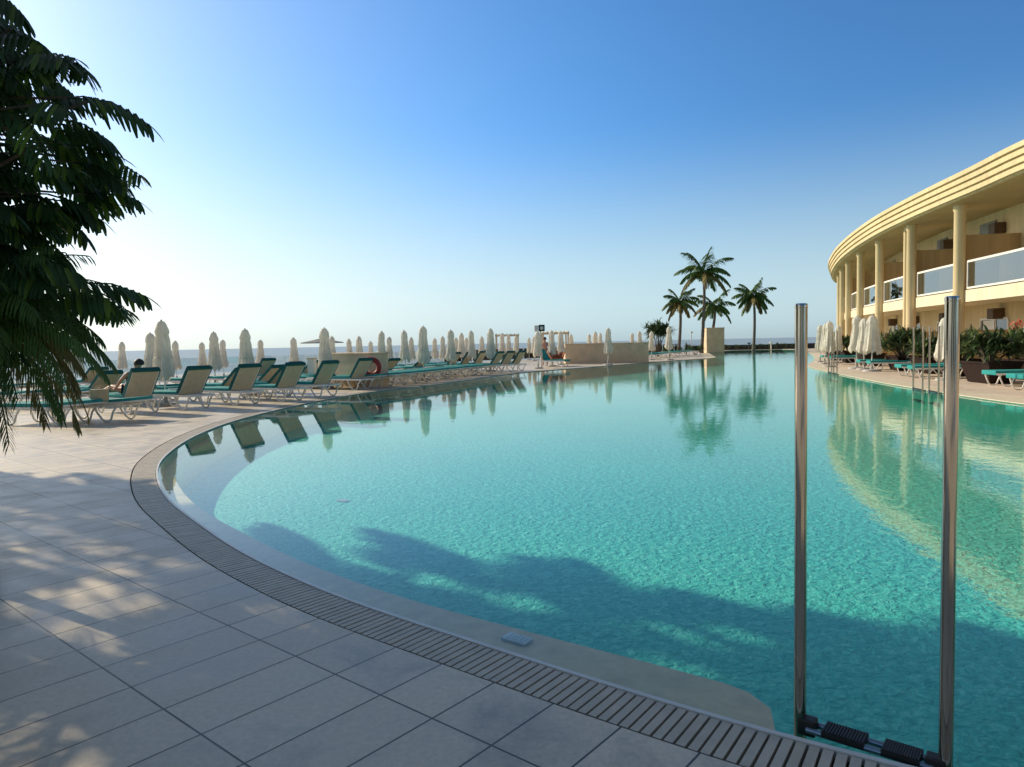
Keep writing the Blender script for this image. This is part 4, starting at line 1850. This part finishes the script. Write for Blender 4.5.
planter(966, 383.2, 1.6, .58, 101, 420, 'nearest brown tapered planter, just right of the right ladder rail', 'spiky shrub just right of the right ladder rail')
planter(1014, 380.5, 1.7, .58, 102, 460, 'brown tapered planter behind the nearest turquoise lounger', 'spiky shrub with pale blades behind the nearest turquoise lounger')
planter(912, 373.5, 1.6, .55, 103, 380, 'brown tapered planter behind the far ladders', 'spiky shrub behind the far ladders')
planter(886, 370.5, 1.5, .55, 104, 520, 'brown tapered planter right of the three white parasols', 'large rounded shrub right of the three white parasols', 1.3)
planter(856, 366.0, 1.5, .55, 105, 420, 'brown tapered planter left of the three white parasols', 'spiky shrub left of the three white parasols')
planter(824, 360.5, 1.6, .55, 106, 420, 'farthest brown tapered planter beside the left ladder rail', 'farthest rounded shrub beside the left ladder rail', 1.2)
planter(938, 376.2, 1.5, .55, 107, 380, 'brown tapered planter just left of the right ladder rail', 'spiky shrub just left of the right ladder rail')
planter(838, 362.8, 1.5, .55, 108, 380, 'brown tapered planter behind the farthest ladders', 'low shrub behind the farthest ladders', 1.0)
# red flower cluster in front of the ground floor
fl = empty('flower_plant', along(1016, 22.3))
tag(fl, 'tall plant with red blooms by the ground floor at the right edge', 'plant')
mb = MB()
mb.tube([(0, 0, 0), (.03, 0, .8), (.05, 0, 1.62)], [.03, .02, .01], 6)
mb.build('stem', M['bark'], fl)
mb = MB()
r_ = random.Random(7)
for k in range(46):
    blade(mb, Vector((.05, 0, 1.68)) + Vector((r_.gauss(0, .09), r_.gauss(0, .09), r_.gauss(0, .08))), rdir(r_), .1, .03, .4, 2)
mb.build('bloom', M['flower'], fl)
mb = MB()
for k in range(60):
    blade(mb, Vector((.03, 0, r_.uniform(.4, 1.4))), rdir(r_, -.3), .3, .035, .8, 3)
mb.build('foliage', M['leaf_bush'], fl)


# ------------------------------------------------------------------ people
def skin_body(joints, edges, name, mt, parent):
    me = bpy.data.meshes.new(name)
    names = list(joints)
    me.from_pydata([joints[k][0] for k in names], [(names.index(a), names.index(b)) for a, b in edges], [])
    o = bpy.data.objects.new(name, me)
    col.objects.link(o)
    sm = o.modifiers.new('skin', 'SKIN')
    sm.use_smooth_shade = True
    ss = o.modifiers.new('sub', 'SUBSURF')
    ss.levels = ss.render_levels = 2
    for i, k in enumerate(names):
        r = joints[k][1]
        me.skin_vertices[0].data[i].radius = (r, r) if not isinstance(r, tuple) else r
        me.skin_vertices[0].data[i].use_root = (k == 'pelvis')
    dg = bpy.context.evaluated_depsgraph_get()
    dg.update()
    ev = o.evaluated_get(dg)
    m2 = bpy.data.meshes.new_from_object(ev)
    bpy.data.objects.remove(o)
    return m2


def person(loc, rz, pose, top_mat, bottom_mat, label, bare=False):
    root = empty('person', loc, rz)
    tag(root, label, 'person')
    if pose == 'stand':
        J = {'pelvis': ((0, 0, .93), .12), 'waist': ((0, 0, 1.08), .115), 'chest': ((0, .01, 1.28), (.16, .115)), 'neck': ((0, 0, 1.46), .055), 'head0': ((0, .02, 1.54), .075), 'head1': ((0, .02, 1.64), .085),
             'crown': ((0, .01, 1.71), .06)}
        for s, n_ in ((-1, 'l'), (1, 'r')):
            J['sh' + n_] = ((s * .19, 0, 1.40), .055)
            J['el' + n_] = ((s * .25, .03, 1.12), .042)
            J['wr' + n_] = ((s * .27, .10 if s < 0 else .14, .88), .028)
            J['pa' + n_] = ((s * .27, .12 if s < 0 else .17, .80), (.04, .022))
            J['hi' + n_] = ((s * .10, 0, .86), .095)
            J['kn' + n_] = ((s * .11, .03 + .05 * s, .48), .06)
            J['an' + n_] = ((s * .12, -.03 + .03 * s, .09), .04)
            J['to' + n_] = ((s * .14, .12 + .03 * s, .035), .036)
    else:   # lying back on a raised lounger, hips at the hinge, feet along +x turned into +y of the figure
        u = Vector((0, -math.cos(R(55)), math.sin(R(55))))
        h0 = Vector((0, .30, .50))

        def up(s, lx=0, f=.0):
            p = h0 + u * s + Vector((lx, f, 0))
            return (p.x, p.y, p.z)
        J = {'pelvis': (tuple(h0), .12), 'waist': (up(.18), .11), 'chest': (up(.38), (.16, .11)), 'neck': (up(.58), .055), 'head0': (up(.67, 0, .02), .075), 'head1': (up(.77, 0, .03), .085), 'crown': (up(.83, 0, .03), .06)}
        for s, n_ in ((-1, 'l'), (1, 'r')):
            J['sh' + n_] = (up(.50, s * .19), .055)
            J['el' + n_] = (up(.26, s * .23, .12), .042)
            J['wr' + n_] = ((s * .24, .44, .56), .028)
            J['pa' + n_] = ((s * .23, .52, .55), (.04, .022))
            J['hi' + n_] = ((s * .10, .38, .51), .09)
            J['kn' + n_] = ((s * .12, .76, .60), .06)
            J['an' + n_] = ((s * .13, 1.16, .48), .04)
            J['to' + n_] = ((s * .15, 1.24, .58), .034)
    E = [('pelvis', 'waist'), ('waist', 'chest'), ('chest', 'neck'), ('neck', 'head0'), ('head0', 'head1'), ('head1', 'crown')]
    for n_ in 'lr':
        E += [('chest', 'sh' + n_), ('sh' + n_, 'el' + n_), ('el' + n_, 'wr' + n_), ('wr' + n_, 'pa' + n_), ('pelvis', 'hi' + n_), ('hi' + n_, 'kn' + n_), ('kn' + n_, 'an' + n_), ('an' + n_, 'to' + n_)]
    m2 = skin_body(J, E, 'body', M['skin'], root)
    bm = bmesh.new()
    bm.from_mesh(m2)
    # fingers, nose and ears are joined into the same body mesh
    ex = MB()
    for n_, s in (('l', -1), ('r', 1)):
        pa = Vector(J['pa' + n_][0])
        wr = Vector(J['wr' + n_][0])
        dd = (pa - wr).normalized()
        sd = Vector((0, 1, 0)) if pose == 'stand' else Vector((1, 0, 0))
        sd = (sd - dd * sd.dot(dd)).normalized()
        inn_ = dd.cross(sd) * (1 if s < 0 else -1)
        for k, (o_, L_) in enumerate(((-.028, .062), (-.01, .075), (.010, .082), (.028, .072))):
            b = pa + sd * o_ + dd * .01
            ex.tube([b, b + dd * L_ * .45 + inn_ * .006, b + dd * L_ * .8 + inn_ * .02, b + dd * L_ * .95 + inn_ * .034], [.009, .0085, .008, .006], 6)
        b = wr + dd * .03 + sd * .02
        ex.tube([b, b + sd * .03 + dd * .025, b + sd * .038 + dd * .06 + inn_ * .012], [.012, .010, .007], 6)
    hc = (Vector(J['head0'][0]) + Vector(J['head1'][0])) / 2
    ex.tube([hc + Vector((0, .07, .01)), hc + Vector((0, .105, -.018)), hc + Vector((0, .085, -.03))], [.008, .013, .008], 6)
    for s in (-1, 1):
        ex.tube([hc + Vector((s * .075, -.005, .02)), hc + Vector((s * .088, -.015, 0)), hc + Vector((s * .076, -.005, -.025))], [.012, .014, .008], 6)
    me2 = bpy.data.meshes.new('tmp')
    me2.from_pydata(ex.v, [], ex.f)
    bm.from_mesh(me2)
    out_ = bpy.data.meshes.new('body')
    bm.to_mesh(out_)
    bm.free()
    out_.materials.append(M['skin'])
    for pl in out_.polygons:
        pl.use_smooth = True
    body = bpy.data.objects.new('body', out_)
    col.objects.link(body)
    body.parent = root
    # hair cap
    hm = MB()
    hc2 = Vector(J['head1'][0])
    vs, fs = [], []
    prof_ = [(.112 * math.sin(math.pi * k / 12), .112 * math.cos(math.pi * k / 12)) for k in range(0, 8)]
    hm.lathe([(max(.002, a), b) for a, b in prof_], 16, (hc2.x, hc2.y - .018, hc2.z - .005), cap0=False, cap1=False)
    hm.build('hair', M['hair'], root, smooth=True)
    # eyes and mouth
    ey = MB()
    for s in (-1, 1):
        ey.lathe([(.002, .007), (.008, .004), (.009, 0), (.006, -.005)], 8, hc + Vector((s * .03, .082, .022)))
    ey.box(hc + Vector((0, .083, -.052)), (.045, .006, .008))
    ey.build('face_features', M['hair'], root)
    # clothing: shells over torso and hips
    def shell(names, name, mt, k=1.13):
        Jn = {}
        for q in names:
            p_, r = J[q]
            Jn[q] = (p_, tuple(x * k + .008 for x in r) if isinstance(r, tuple) else r * k + .008)
        Ed = [(a, b) for a, b in E if a in Jn and b in Jn]
        if 'pelvis' not in Jn:
            first = names[0]
            Jn['pelvis'] = Jn.pop(first)
            Ed = [(a if a != first else 'pelvis', b if b != first else 'pelvis') for a, b in Ed]
        mm_ = skin_body(Jn, Ed, name, mt, root)
        mm_.materials.append(mt)
        for pl in mm_.polygons:
            pl.use_smooth = True
        oo_ = bpy.data.objects.new(name, mm_)
        col.objects.link(oo_)
        oo_.parent = root
    if not bare:
        shell(['waist', 'chest', 'shl', 'shr'], 'shirt', top_mat)
    Jk = J
    shell(['pelvis', 'hil', 'hir'], 'shorts', bottom_mat)
    return root


hd_a = math.atan2(HD.y, HD.x)
person((r1pos[0].x, r1pos[0].y, 0), hd_a - math.pi / 2, 'recline', M['cloth_navy'], M['cloth_navy'], 'person with dark hair lying back in the lounger nearest the tree')
pp = along(545.5, 43)
person((pp.x, pp.y, 0), R(160), 'stand', M['cloth_violet'], M['cloth_navy'], 'person in a violet top standing near the speaker pole')
pp = along(304.5, 25.4)
person((pp.x, pp.y, -.35), R(40), 'recline', M['cloth_navy'], M['cloth_navy'], 'person in dark clothes sitting low left of the towel bin') if False else None
